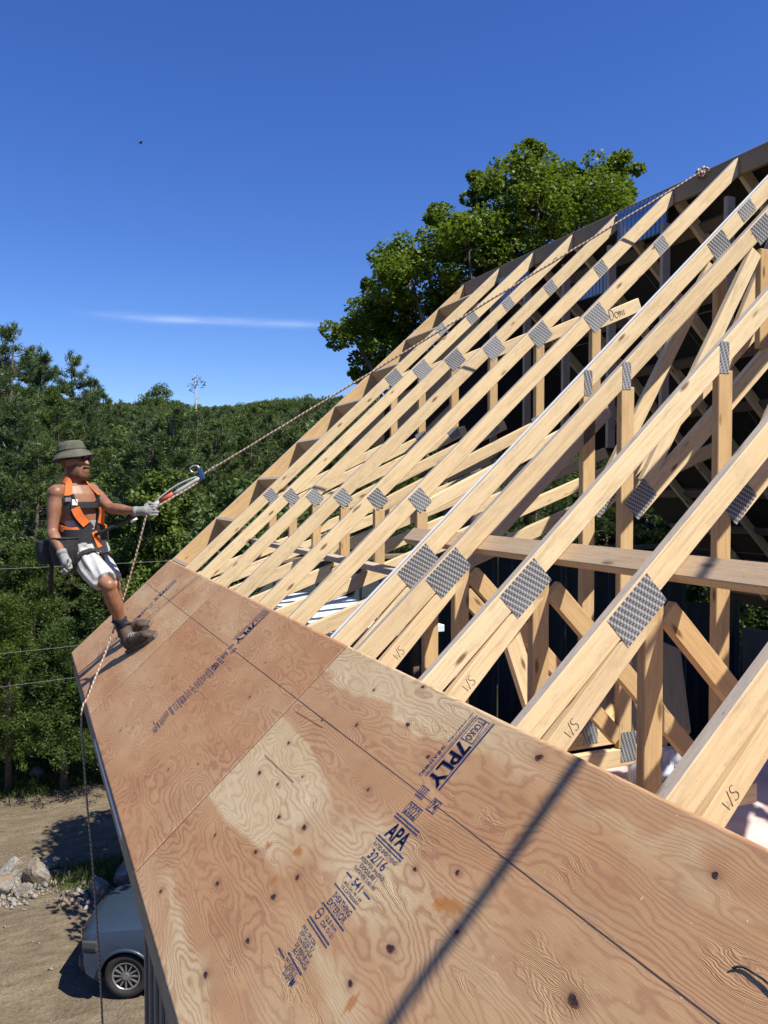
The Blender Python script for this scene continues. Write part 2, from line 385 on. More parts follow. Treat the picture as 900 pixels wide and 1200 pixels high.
# ------------------------------------------------------------------ house shell
house = thing('house', 'grey-sided house under construction below the open roof frame', 'house', (0.93, 2.0, GZ))
def hbox(name, lo, hi, mat, bev=0.004, parent=None):
    p = parent or house; lo, hi = Vector(lo), Vector(hi); c = (lo + hi) / 2
    base = Vector(house.location)
    return box(name, tuple(hi - lo), mat, p, c - base, bev=bev)
HX0, HX1, HY0, HY1 = 0.93, 8.12, -4.0, 7.22
hbox('wall', (HX0, HY0, GZ - .3), (HX0 + .14, HY1, -1.70), MAT['siding'])
hbox('wall', (HX1 - .14, HY0, GZ - .3), (HX1, HY1, -1.70), MAT['siding'])
hbox('wall', (HX0 + .141, HY0, GZ - .3), (HX1 - .141, HY0 + .14, -1.45), MAT['siding'])
bat0 = None; y = 0.4; kk = 0
while y < HY1:
    if bat0 is None:
        bat0 = hbox('batten', (HX0 - .026, y, GZ - .2), (HX0 - .002, y + .055, -1.70), MAT['siding'])
    else:
        o = bat0.copy(); C.objects.link(o); o.location.y += y - 0.4
    y += 0.305
hbox('soffit', (0.425, HY0, -1.70), (HX0 + .14, 7.96, -1.685), MAT['soffit'])
hbox('fascia', (0.402, HY0, -1.71), (0.424, 8.0, -1.545), MAT['fascia'])
hbox('drip_edge', (0.384, HY0, -1.560), (0.3995, 8.0, -1.531), MAT['fascia'], 0.002)
hbox('drip_edge_glint', (0.378, 3.75, -1.566), (0.3835, 5.25, -1.533), MAT['white_edge'], 0.001)  # white sliver added to paint a glint on the drip edge
# gable wall of ribbed slate metal panels, open above
def rib_panel(name, w_, h_, mat, pitch=0.21, rh=0.022, fine=False):
    v, f = [], []; xs = []
    n = int(round(w_ / pitch))
    for i in range(n):
        b0 = i * pitch
        xs += [(b0, 0), (b0 + pitch - .07, 0), (b0 + pitch - .05, rh), (b0 + pitch - .02, rh), (b0 + pitch - .001, 0)] if not fine else [(b0, 0), (b0 + pitch * .4, 0), (b0 + pitch * .5, rh), (b0 + pitch * .9, rh), (b0 + pitch * .999, 0)]
    for (x, d) in xs: v += [(x, -d, 0), (x, -d, h_)]
    for i in range(len(xs) - 1): f.append((2 * i, 2 * i + 2, 2 * i + 3, 2 * i + 1))
    k = len(v); v += [(xs[0][0], .02, 0), (xs[0][0], .02, h_), (xs[-1][0], .02, 0), (xs[-1][0], .02, h_)]
    f += [(0, 1, k + 1, k), (len(xs) * 2 - 2, k + 2, k + 3, len(xs) * 2 - 1), (k, k + 1, k + 3, k + 2)]
    return new_mesh(name, v, f, [mat])
gp = rib_panel('metal_panel', 0.84, 8.62, MAT['slate'])
gps = rib_panel('metal_panel', 0.84, 7.95, MAT['slate'])
for i in range(8):
    x0 = HX0 + .16 + i * 0.86
    link('metal_panel', gps if i in (0, 7) else gp, house, Vector((x0, HY1 + .02, -9.3)) - house.location)
hbox('gable_sill', (HX0 + .9, HY1 - .06, -.68), (HX1 - .9, HY1 + .08, -.64), MAT['lumber_dark'])
# closed upper part of the far gable
def far_gable():
    zb = 0.42; xl = (zb - P0.z) / math.tan(T) + P0.x + .25; xr = 2 * RX - xl
    v = []; 
    for yy in (HY1 + .06, HY1 + .08): v += [(xl, yy, zb), (xr, yy, zb), (RX, yy, RZ - .32)]
    f = [(0, 1, 2), (5, 4, 3), (0, 3, 4, 1), (1, 4, 5, 2), (2, 5, 3, 0)]
    b_ = Vector(house.location)
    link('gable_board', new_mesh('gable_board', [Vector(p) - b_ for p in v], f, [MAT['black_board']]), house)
far_gable()
# far slope: boards on purlins, shade coloured in, ribbed metal near the ridge
DW = Vector((math.cos(T), 0, -math.sin(T))); DN = Vector((math.sin(T), 0, math.cos(T)))
far = thing('far_roof_slope', 'boarded far slope of the roof with shade coloured into its underside', 'roof', (RX, 2.0, RZ))
rotfar = Matrix(((DW.x, 0, DN.x), (0, 1, 0), (DW.z, 0, DN.z))).to_4x4()
def farbox(name, d0, d1, y0, y1, n0, n1, mat):
    c = DW * ((d0 + d1) / 2) + DN * ((n0 + n1) / 2) + Vector((0, (y0 + y1) / 2 - 2.0, 0))
    m = Matrix.Translation(c) @ rotfar
    return box(name, (d1 - d0, y1 - y0, n1 - n0), mat, far, mat4=m, bev=0.002)
for i in range(5):
    for j in range(5):
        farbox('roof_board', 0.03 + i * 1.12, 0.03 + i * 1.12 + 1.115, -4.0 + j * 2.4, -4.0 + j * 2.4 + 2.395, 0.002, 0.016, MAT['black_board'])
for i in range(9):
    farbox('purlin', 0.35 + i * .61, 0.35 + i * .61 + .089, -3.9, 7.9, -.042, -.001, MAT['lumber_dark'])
ridge = thing('ridge_board', 'long weathered ridge board capping the bare rafters', 'beam', (RX, 4, RZ - .16))
box('board', (.036, 12.0, .140), MAT['lumber_ridge'], ridge, (0, -1.95, .090))
for i, (y0_, wd_, dz_, hh_) in enumerate(((4.815, .552, .33, .30), (6.65, .552, .44, .30), (5.43, .460, .64, .16))):
    m = Matrix.Translation(Vector((-.045, y0_ - 4, .16 - dz_))) @ Matrix(((0, 1, 0), (1, 0, 0), (0, 0, 1))).to_4x4()
    link('metal_panel', rib_panel('metal_panel', wd_, hh_, MAT['bluemetal'], 0.046, 0.008, True), ridge, mat4=m)

# ------------------------------------------------------------------ roof trusses
def xz_member(parent, name, poly, y0, y1, mats=None, axis=None, top=False, bev=0.003):
    """prism in the truss plane; poly = (X, Z) corners; local x runs along the piece"""
    mats = mats or [MAT['lumber']]
    P = [Vector((p[0], 0, p[1])) for p in poly]
    a = axis or (P[1] - P[0]); ang = math.atan2(a.z, a.x)
    cx = Vector((math.cos(ang), 0, math.sin(ang))); cz = Vector((-math.sin(ang), 0, math.cos(ang)))
    o = sum(P, Vector()) / len(P); o.y = (y0 + y1) / 2; h = (y1 - y0) / 2
    v = []
    for s in (-1, 1):
        for p in P:
            d = p - Vector((o.x, 0, o.z)); v.append((d.dot(cx), s * h, d.dot(cz)))
    n = len(P); f = [tuple(range(n)), tuple(range(2 * n - 1, n - 1, -1))] + [(i, (i + 1) % n, n + (i + 1) % n, n + i) for i in range(n)]
    me = bevelled(name, v, f, mats, bev, topslot=1 if top else None)
    return link(name, me, parent, o - Vector(parent.location), (0, -ang, 0))
def stick(parent, name, p0, p1, wd, y0, y1, mats=None):
    a = Vector((p0[0], 0, p0[1])); b_ = Vector((p1[0], 0, p1[1])); d = (b_ - a).normalized(); q = Vector((-d.z, 0, d.x)) * wd / 2
    return xz_member(parent, name, [((a - q).x, (a - q).z), ((b_ - q).x, (b_ - q).z), ((b_ + q).x, (b_ + q).z), ((a + q).x, (a + q).z)], y0, y1, mats)
def chord(parent, name, u0, u1, d0, d1, y0, y1, plumb=None, top=False, mats=None, mirror=False):
    def c(uu, dd): p = rp(uu, dd); return (p.x, p.z)
    def up(dd): return (plumb - P0.x - dd * math.sin(T)) / math.cos(T) + 1.22 if plumb else u1
    poly = [c(u0, d1), c(up(d1), d1), c(up(d0), d0), c(u0, d0)]
    if mirror:
        poly = [(2 * RX - x, z) for x, z in poly]; poly = [poly[1], poly[0], poly[3], poly[2]]
    return xz_member(parent, name, poly, y0, y1, mats or ([MAT['lumber'], MAT['lumber_top']] if top else None), top=top)
def nail_plate(parent, X, Z, L, Hh, ang, yf):
    v, f = box_data(L, 0.0016, Hh)
    return link('nail_plate', new_mesh('nail_plate', v, f, [MAT['plate']]), parent, Vector((X, yf - .0012, Z)) - Vector(parent.location), (0, -ang, 0))
def strokes(parent, name, lines, origin, ax, ay, size, wd, mat, off):
    """hand-drawn marks: polylines in a plane spanned by ax, ay"""
    V, Fc = [], []; nrm = ax.cross(ay)
    for ln in lines:
        P = [origin + ax * (x * size) + ay * (y_ * size) + nrm * off for x, y_ in ln]; s = len(V)
        for i, p in enumerate(P):
            t = (P[min(i + 1, len(P) - 1)] - P[max(i - 1, 0)]).normalized(); q = nrm.cross(t) * wd / 2
            V += [p + q, p - q]
        for i in range(len(P) - 1): Fc.append((s + 2 * i, s + 2 * i + 1, s + 2 * i + 3, s + 2 * i + 2))
    b_ = Vector(parent.location)
    return link(name, new_mesh(name, [p - b_ for p in V], Fc, [mat]), parent)
def arc(cx, cy, rx, ry, a0, a1, n=9): return [(cx + rx * math.cos(math.radians(a0 + (a1 - a0) * i / n)), cy + ry * math.sin(math.radians(a0 + (a1 - a0) * i / n))) for i in range(n + 1)]
WS = [[(0, 1), (.12, .1), (.3, .75), (.45, .05), (.75, 1.25)], arc(1.15, .95, .22, .28, 40, 260) + arc(1.05, .38, .25, .3, 80, -150)]
DEMI = [[(0, 0), (.08, .9)], arc(.05, .45, .42, .45, 90, -90), arc(.75, .25, .18, .25, 0, 300), [(1.0, 0), (1.05, .5), (1.15, .4), (1.2, 0), (1.25, .45), (1.4, .4), (1.42, 0)], [(1.6, 0), (1.62, .45)], [(1.66, .7), (1.7, .72)]]
CHX = RX - .019
NEARY = [0.762, 1.371, 1.967, 2.577, 3.188, 3.487]
TH = 0.038
def near_truss():
    Y = NEARY[2]; y0, y1 = Y, Y + TH
    t = thing('roof_truss', 'pale lumber truss with handwritten WS strut and wide tooth plate by the brace', 'truss', (0.6, Y + .019, -1.38), group='cathedral trusses above the patterned panel')
    chord(t, 'top_chord', 0.02, 0, 0, .089, y0, y1, plumb=CHX, top=True)
    p = lambda uu, dd: (rp(uu, dd).x, rp(uu, dd).z)
    xz_member(t, 'heel_strut', [p(.62, .235), p(1.80, .155), p(1.70, .0905), p(.62, .150)], y0, y1)
    stick(t, 'web_post', (1.80, -1.295), (1.80, -.345), .075, y0, y1, [MAT['lumber_warm']])
    stick(t, 'web_diagonal', (1.86, -.385), (2.70, -1.245), .078, y0 + .001, y1 - .001, [MAT['lumber_warm']])
    stick(t, 'web_post', (2.735, -1.295), (2.735, .505), .080, y0, y1, [MAT['lumber_warm']])
    stick(t, 'inner_chord', (2.80, -.10), (4.46, 1.42), .095, y0 + .001, y1 - .001)
    stick(t, 'web_diagonal', (2.86, .03), (3.60, 1.27), .075, y0 + .0015, y1 - .0015)
    stick(t, 'web_post', (3.66, .76), (3.66, 1.29), .07, y0 + .0005, y1 - .0005, [MAT['lumber_warm']])
    stick(t, 'web_diagonal', (3.74, .80), (4.30, 1.88), .07, y0 + .0015, y1 - .0015)
    stick(t, 'bottom_chord', (.74, -1.342), (2.95, -1.342), .089, y0, y1)
    chord(t, 'top_chord', 0.3, 0, 0, .089, y0, y1, plumb=CHX, mirror=True)
    q = rp(1.755, .067); nail_plate(t, q.x, q.z, .205, .120, T, y0)
    q = rp(3.125, .055); nail_plate(t, q.x - .005, q.z - .005, .052, .135, 0, y0)
    nail_plate(t, 2.82, -.05, .175, .12, math.radians(47), y0)
    q = rp(4.354, .06); nail_plate(t, q.x, q.z, .15, .11, T, y0)
    q = rp(4.66, .04); nail_plate(t, q.x, q.z, .13, .078, T, y0)
    nail_plate(t, 2.755, -1.29, .095, .15, 0, y0)
    q = rp(1.32, .172); strokes(t, 'handwriting', WS, Vector((q.x, y0, q.z)), UV_, NV,   .036, .0019, MAT['marker'], .0009)
    return t
t1 = near_truss(); nt_objs = {2: t1}
for i in (0, 1, 3, 4): nt_objs[i] = dup(t1, (0, NEARY[i] - NEARY[2], 0))
nt_objs[1]['label'] = 'pale lumber truss with WS strut standing over the pink plastic sheet, mould-stained upper edge'
nt_objs[4]['label'] = 'pale lumber truss directly beside the truss with the white strip'
nt_objs[3]['label'] = 'pale lumber truss with WS strut above the bright leaning board'
nt_objs[2]['label'] = 'pale lumber truss with WS strut crossed at its foot by the line shadow'
nt_objs[0]['label'] = 'pale lumber truss beyond the pink plastic, outside the patterned sheet'
t4 = dup(t1, (0, NEARY[5] - NEARY[2], 0), 'pale lumber truss with a white strip along its upper edge'); del t4['group']
Y4 = NEARY[5]
chord(t4, 'white_strip', 0.05, 5.3, -.003, -.0005, Y4 + .020, Y4 + .040, mats=[MAT['white_edge']])  # thin white strip along the far side of the chord's top edge
chord(t4, 'under_plank', 1.80, 3.12, .185, .285, Y4, Y4 + TH, mats=[MAT['lumber_grey']])

FARY = [4.155, 4.764, 5.377, 5.990, 6.602, 7.210]
def far_truss():
    Y = FARY[0]; y0, y1 = Y, Y + TH
    t = thing('roof_truss', 'pale lumber truss with small square tooth plates behind the climbing rope', 'truss', (1.2, Y + .019, -.8), group='scissor trusses towards the far gable')
    chord(t, 'top_chord', 0.02, 0, 0, .092, y0, y1, plumb=CHX, top=True)
    stick(t, 'scissor_chord', (1.235, -.845), (4.40, .30), .085, y0 + .001, y1 - .001)
    stick(t, 'scissor_web', (2.10, -.11), (3.42, .50), .075, y0 + .0015, y1 - .0015)
    stick(t, 'scissor_stub', (3.33, 1.055), (3.66, 1.195), .085, y0 + .001, y1 - .001)
    stick(t, 'web_post', (2.085, -.50), (2.085, -.13), .07, y0, y1, [MAT['lumber_warm']])
    stick(t, 'web_post', (3.31, .47), (3.31, 1.01), .07, y0, y1, [MAT['lumber_warm']])
    stick(t, 'king_post', (RX - .08, .34), (RX - .08, 2.0), .075, y0 + .002, y1 - .002, [MAT['lumber_grey']])
    chord(t, 'top_chord', 0.3, 0, 0, .092, y0, y1, plumb=CHX, mirror=True)
    for uu, dd, L, Hh in ((2.215, .068, .10, .115), (3.90, .068, .16, .13), (4.63, .042, .105, .085)):
        q = rp(uu, dd); nail_plate(t, q.x, q.z, L, Hh, T, y0)
    nail_plate(t, 3.30, .47, .10, .085, math.radians(25), y0)
    return t
f1 = far_truss()
fl = {5: 'pale lumber truss that carries the lookout blocks of the rake ladder', 1: 'first pale truss beyond the handwritten stub truss, its top beside the blue panel',
      2: 'second pale truss beyond the handwritten stub truss, its top past the blue panel', 3: 'third pale truss beyond the handwritten stub truss', 4: 'pale truss just before the one carrying the lookout blocks'}
for i in range(1, 6): dup(f1, (0, FARY[i] - FARY[0], 0), fl.get(i))
f1['label'] = 'pale lumber truss with small square tooth plates and a handwritten scissor stub'; del f1['group']
strokes(f1, 'handwriting', DEMI, Vector((3.42, FARY[0] + .001, 1.07)), Vector((math.cos(.4), 0, math.sin(.4))), Vector((-math.sin(.4), 0, math.cos(.4))), .075, .004, MAT['marker'], .0015)
q = rp(1.42, .165)
# rake overhang: barge rafter and lookouts
lad = thing('rake_ladder', 'tan barge rafter with short dark lookout blocks along the far gable', 'rafter', (0.42, 7.94, -1.6))
chord(lad, 'barge_rafter', 0.02, 0, 0, .150, 7.945, 7.985, plumb=RX - .02, mats=[MAT['lumber_warm'], MAT['lumber_top']], top=True)
for uu in (1.245, 1.82, 2.39, 2.95, 3.51, 4.06, 4.62, 5.16):
    chord(lad, 'lookout', uu - .019, uu + .019, .0015, .138, FARY[5] + .040, 7.9435, mats=[MAT['lumber_brace'], MAT['lumber_top']], top=True)
# laterals
def ybeam(name, x0, x1, z0, z1, y0, y1, mat, label, cat):
    o = box(name, (y1 - y0, x1 - x0, z1 - z0), mat, None, ((x0 + x1) / 2, (y0 + y1) / 2, (z0 + z1) / 2), (0, 0, math.pi / 2), bev=.003)
    return tag(o, label, cat)
def brace(y0, y1):
    c = rp(1.978, .1095, (y0 + y1) / 2)
    M_ = Matrix((Vector((0, 1, 0)), -UV_, NV)).transposed().to_4x4()
    return tag(box('lateral_brace', (y1 - y0, .092, .038), MAT['lumber_brace'], None, mat4=Matrix.Translation(c) @ M_, bev=.003), 'long greyed horizontal brace nailed under the near rafters', 'brace')
brace(-.6, 3.98)
ybeam('flat_brace', 1.925, 2.012, -.50, -.462, 3.62, 7.4, MAT['lumber_grey'], 'flat greyed board lying across the scissor chords under the far trusses', 'brace')
def loose(name, p0, p1, wd, th, mat, label, cat='board', roll=0.0, group=None):
    a, b_ = Vector(p0), Vector(p1); d = b_ - a; L = d.length
    q = d.to_track_quat('X', 'Z').to_matrix().to_4x4() @ Matrix.Rotation(roll, 4, 'X')
    o = box(name, (L, th, wd), mat, None, mat4=Matrix.Translation((a + b_) / 2) @ q, bev=.003); return tag(o, label, cat, group)
loose('leaning_board', (1.86, 2.92, -.56), (2.16, 2.92, -1.38), .085, .035, MAT['lumber'], 'short bright board leaning steeply behind the near trusses')
for i, (p, q_, lb) in enumerate((((3.10, 3.42, -1.36), (3.55, 4.05, -1.05), 'offcut of brown timber tilted on the stack behind the truss post'),
                              ((3.22, 3.38, -1.30), (3.72, 3.98, -1.00), 'wide brown offcut lying across the tilted timber scrap'),
                              ((3.02, 3.60, -1.37), (3.60, 4.25, -1.12), 'narrow brown offcut at the bottom of the timber scrap'))):
    loose('timber_offcut', p, q_, .05, .20, MAT['lumber_warm'], lb, 'offcut', 0.25 + i * .2)

# attic floor: wrinkled pinkish plastic, clear film heap, pale foam
def sheet_wrinkled(name, x0, x1, y0, y1, z, amp, mat, n=70, seed=4):
    X, Y = np.meshgrid(np.linspace(x0, x1, n), np.linspace(y0, y1, n), indexing='ij')
    Z = z + amp * (np.abs(vnoise(X * 3, Y * 5, seed) - .5) * 2 + .5 * np.abs(vnoise(X * 9, Y * 7, seed + 1) - .5))
    v = np.stack([X, Y, Z], -1).reshape(-1, 3); i = np.arange((n - 1) ** 2); a = (i // (n - 1)) * n + i % (n - 1)
    return link(name, fast_mesh(name, v, np.stack([a, a + n, a + n + 1, a + 1], -1), [mat], True))
tag(sheet_wrinkled('plastic_sheet', HX0 + .15, HX1 - .15, HY0 + .2, 3.46, -1.50, .05, MAT['poly'], 120), 'wrinkled pinkish plastic sheet over the attic floor', 'sheet')
hbox('attic_floor', (HX0 + .142, HY0 + .142, -1.56), (HX1 - .142, 3.5, -1.515), MAT['black_board'])
def film_heap():
    bm = bmesh.new(); bmesh.ops.create_icosphere(bm, subdivisions=4, radius=1)
    for v in bm.verts:
        p = v.co; n = vnoise(np.array([p.x * 3 + p.z * 2]), np.array([p.y * 3 - p.z]), 5)[0] + .6 * vnoise(np.array([p.x * 8 + p.z * 3]), np.array([p.y * 8]), 6)[0]
        k = .6 + .45 * n; v.co = Vector((p.x * .28 * k, p.y * .20 * k, max(p.z, -.3) * .16 * k))
    for f in bm.faces: f.smooth = True
    me = bpy.data.meshes.new('film_heap'); bm.to_mesh(me); bm.free(); me.materials.append(MAT['bag'])
    tag(link('film_heap', me, None, (2.95, 3.02, -1.43)), 'crumpled heap of clear grey film behind the truss post', 'plastic')
film_heap()
foam = thing('foam_board', 'pale blue rigid foam board lying under the far trusses', 'insulation', (1.75, 5.2, -1.01))
box('panel', (.95, 2.1, .05), MAT['foam'], foam, (.42, .85, .03), (0, 0, .05))
for x_ in (.02, .8):
    for y_ in (0, 1.6): stick_o = box('trestle_leg', (.05, .05, 8.2), MAT['lumber_dark'], foam, (x_, y_, -4.1), bev=.003)

# ------------------------------------------------------------------ plywood sheathing
KN1 = [(.961, 2.705, 9), (1.104, 2.792, 6), (1.20, 2.522, 9), (.817, 2.345, 8), (.595, 2.495, 11), (.569, 1.772, 13), (.808, 1.754, 9), (.707, 1.623, 9), (.772, 1.251, 15), (1.168, 1.787, 10),
       (.270, 2.300, 11), (.397, 2.353, 11), (.264, 2.688, 11), (.487, 2.322, 9), (.596, 3.048, 9), (.752, 3.037, 8), (.552, 2.677, 7), (.424, 2.633, 8), (.334, 2.963, 6), (.117, 2.354, 13), (.07, 2.98, 9),
       (1.059, 2.427, 8), (.445, 1.808, 10), (.742, 1.897, 8), (1.007, 2.203, 8), (1.123, 1.152, 9), (.05, 2.10, 8), (.90, 2.95, 5), (.62, 2.86, 6), (.70, 2.75, 5)]
KN2 = [(.294, 3.836, 7), (.78, 3.72, 6), (.56, 4.9, 6), (1.0, 5.2, 6), (.95, 3.9, 5), (.15, 4.9, 7), (.42, 3.6, 5)]
KN3 = [(.35, 6.6, 6), (.9, 7.3, 6)]
MS = Matrix(((UV_.x, 0, NV.x), (0, 1, 0), (UV_.z, 0, NV.z))).to_4x4()
THK = 0.0125
roofdeck = thing('roof_deck', 'row of pinkish plywood sheets nailed along the eave', 'plywood', rp(0, 0, 3.28))
def sheet(y0, y1, step, seed, knots, tonef, stains=()):
    nu, nv = int(1.228 / step) + 1, int((y1 - y0) / step) + 1
    uu = np.linspace(-.012, 1.216, nu); vv = np.linspace(y0 + .002, y1 - .002, nv)
    Ug, Vg = np.meshgrid(uu, vv, indexing='ij')
    g = 18 * vnoise(Ug / .26, Vg / 1.25, seed) + 9 * vnoise(Ug / .09, Vg / .48, seed + 1) + 2.2 * vnoise(Ug / .045, Vg / .17, seed + 2) + .8 * vnoise(Ug / .022, Vg / .06, seed + 3) + Ug * 7
    halo = np.zeros_like(g); stain = np.zeros_like(g)
    for i, (ku, kv, r) in enumerate(knots):
        d2 = ((Ug - ku) / (.0036 * r)) ** 2 + ((Vg - kv) / (.012 * r)) ** 2
        g = g + (2.4 if i % 3 else -2.0) * np.exp(-d2 ** .7)
        d = np.sqrt((Ug - ku) ** 2 + ((Vg - kv) / 1.5) ** 2); halo = np.maximum(halo, .75 * np.exp(-(d / (.0016 * r)) ** 2))
    for (su, sv, a, b_, rot) in stains:
        du = (Ug - su) * math.cos(rot) + (Vg - sv) * math.sin(rot); dv_ = -(Ug - su) * math.sin(rot) + (Vg - sv) * math.cos(rot)
        e = (du / a) ** 2 + (dv_ / b_) ** 2 + 1.1 * (vnoise(Ug / .018, Vg / .018, seed + 7) - .5)
        stain = np.maximum(stain, np.clip((1.15 - e) / .35, 0, 1) * .8)
    tone = np.clip(tonef(Ug, Vg), 0, 1)
    z = THK + .0012 * (vnoise(Ug / .35, Vg / .5, seed + 4) - .5) * np.minimum(1, 8 * np.minimum(Ug + .012, 1.216 - Ug))
    top = np.stack([Ug, Vg - y0, z], -1).reshape(-1, 3)
    i = np.arange((nu - 1) * (nv - 1)); a = (i // (nv - 1)) * nv + i % (nv - 1)
    f = np.stack([a, a + nv, a + nv + 1, a + 1], -1)
    per = [(k, 0) for k in range(nu)] + [(nu - 1, k) for k in range(1, nv)] + [(k, nv - 1) for k in range(nu - 2, -1, -1)] + [(0, k) for k in range(nv - 2, 0, -1)]
    idx = np.array([p[0] * nv + p[1] for p in per]); base = len(top)
    low = top[idx].copy(); low[:, 2] = 0.0003
    n = len(idx); k = np.arange(n); k2 = (k + 1) % n
    side = np.stack([idx[k], base + k, base + k2, idx[k2]], -1)
    c4 = [base, base + nu - 1, base + nu + nv - 2, base + 2 * nu + nv - 3]
    F_ = np.concatenate([f, side, np.array([c4])])
    me = fast_mesh('plywood_sheet', np.concatenate([top, low]), F_, [MAT['ply'], MAT['ply_edge']])
    mi = np.zeros(len(me.polygons), np.int32); mi[len(f):] = 1; me.polygons.foreach_set('material_index', mi)
    sm = np.ones(len(me.polygons), bool); sm[len(f):] = False; me.polygons.foreach_set('use_smooth', sm)
    for nm, arr in (('grain', g), ('tone', tone), ('halo', halo), ('stain', stain)):
        full = np.concatenate([arr.ravel(), arr.ravel()[idx]]).astype(np.float32)
        me.attributes.new(nm, 'FLOAT', 'POINT').data.foreach_set('value', full)
    o = link('plywood_sheet', me, roofdeck, mat4=Matrix.Translation(Vector((0, y0 - 3.28, 0))) @ MS)
    # knots as real little plugs and holes
    for (ku, kv, r) in knots:
        V, Fc = [], []; R_ = r * (.00062 + .0005 * ((ku * 37 + kv * 11) % 1)); n = 12
        for ring, (rr, zz) in enumerate(((1.25, .0002), (.95, .0011), (.6, .0006))):
            for q_ in range(n):
                an = 2 * math.pi * q_ / n; jj = rr * R_ * (1 + .18 * math.sin(an * 2 + ku * 40) + .12 * math.sin(3 * an + kv * 30))
                V.append((jj * math.cos(an) * .8, jj * math.sin(an) * 1.15, zz))
        for ring in range(2):
            for q_ in range(n): Fc.append((ring * n + q_, ring * n + (q_ + 1) % n, (ring + 1) * n + (q_ + 1) % n, (ring + 1) * n + q_))
        Fc.append(tuple(2 * n + q_ for q_ in range(n)))
        km = new_mesh('knot', V, Fc, [MAT['knot_rim'], MAT['knot']], True)
        for p_ in km.polygons: p_.material_index = 0 if p_.index < n else 1
        link('knot', km, o, (ku, kv - y0, THK + .0006))
    return o
def blob(U, V, cu, cv, ru, rv, p=2): return np.exp(-(((U - cu) / ru) ** 2 + ((V - cv) / rv) ** 2) ** p)
def tone1(U, V):
    w_ = .10 * (vnoise(U / .12, V / .3, 31) - .5) + .05 * (vnoise(U / .04, V / .09, 32) - .5)
    t = .74 + .55 * (vnoise(U / .22, V / .9, 33) - .5) + .0 * U
    # pale veneer strip with a straight upper edge, tapering to a point
    lo_ = np.interp(V, [2.30, 2.38, 2.69, 2.95, 3.28], [.60, .445, .43, .40, .372]) + w_ * .22
    hi_ = np.interp(V, [2.30, 2.55, 2.9, 3.28], [.66, .74, .80, .812])
    pale = np.clip((U - lo_) / .012, 0, 1) * np.clip((hi_ - U) / .006, 0, 1) * np.clip((V - 2.33) / .25, 0, 1)
    t = t * (1 - .98 * pale)
    pale2 = np.clip((U - 1.055 - w_ - .04 * (3.28 - V)) / .012, 0, 1) * np.clip((V - 1.75) / .3, 0, 1)
    t = t * (1 - .92 * pale2)
    t = t * (1 - .80 * blob(U + w_, V, .66, 2.06, .11, .30)) * (1 - .7 * blob(U + w_, V, .40, 1.88, .05, .3)) * (1 - .75 * blob(U + w_, V, 1.10, 1.45, .05, .35))
    pink = np.clip((U - .80) / .03, 0, 1) * np.clip((1.06 - U + w_) / .05, 0, 1)
    t = np.maximum(t, pink * (.60 + .5 * (vnoise(U / .12, V / .5, 35) - .35)))
    t = np.maximum(t, .95 * blob(U + w_, V, 1.02, 1.55, .14, .55))
    t = np.maximum(t, .85 * blob(U + w_, V, .17, 2.65, .16, .55)); t = np.maximum(t, .9 * blob(U + w_, V, .12, 2.12, .10, .25))
    t = t * (1 - .9 * blob(U + w_, V, .10, 2.72, .035, .35)); t = t * (1 - .85 * blob(U + w_, V, .05, 2.3, .06, .4))
    return t
def tone2(U, V):
    return .82 + .5 * (vnoise(U / .2, V / .8, 41) - .5)
def tone3(U, V):
    return .68 + .7 * (vnoise(U / .2, V / .7, 51) - .5)
s0 = sheet(-1.60, .84, .03, 60, [(.4, .2, 9), (.9, -.6, 9)], lambda U, V: .5 + .6 * (vnoise(U / .22, V / .9, 61) - .5))
s1 = sheet(.84, 3.28, .01, 20, KN1, tone1, [(.735, 1.70, .020, .055, .35), (.47, 2.60, .012, .02, 0), (.53, 2.42, .018, .03, .3), (.42, 1.76, .03, .012, 0), (.415, 2.42, .02, .015, 0)])
s2 = sheet(3.28, 5.72, .013, 40, KN2, tone2)
s3 = sheet(5.72, 7.985, .016, 50, KN3, tone3)

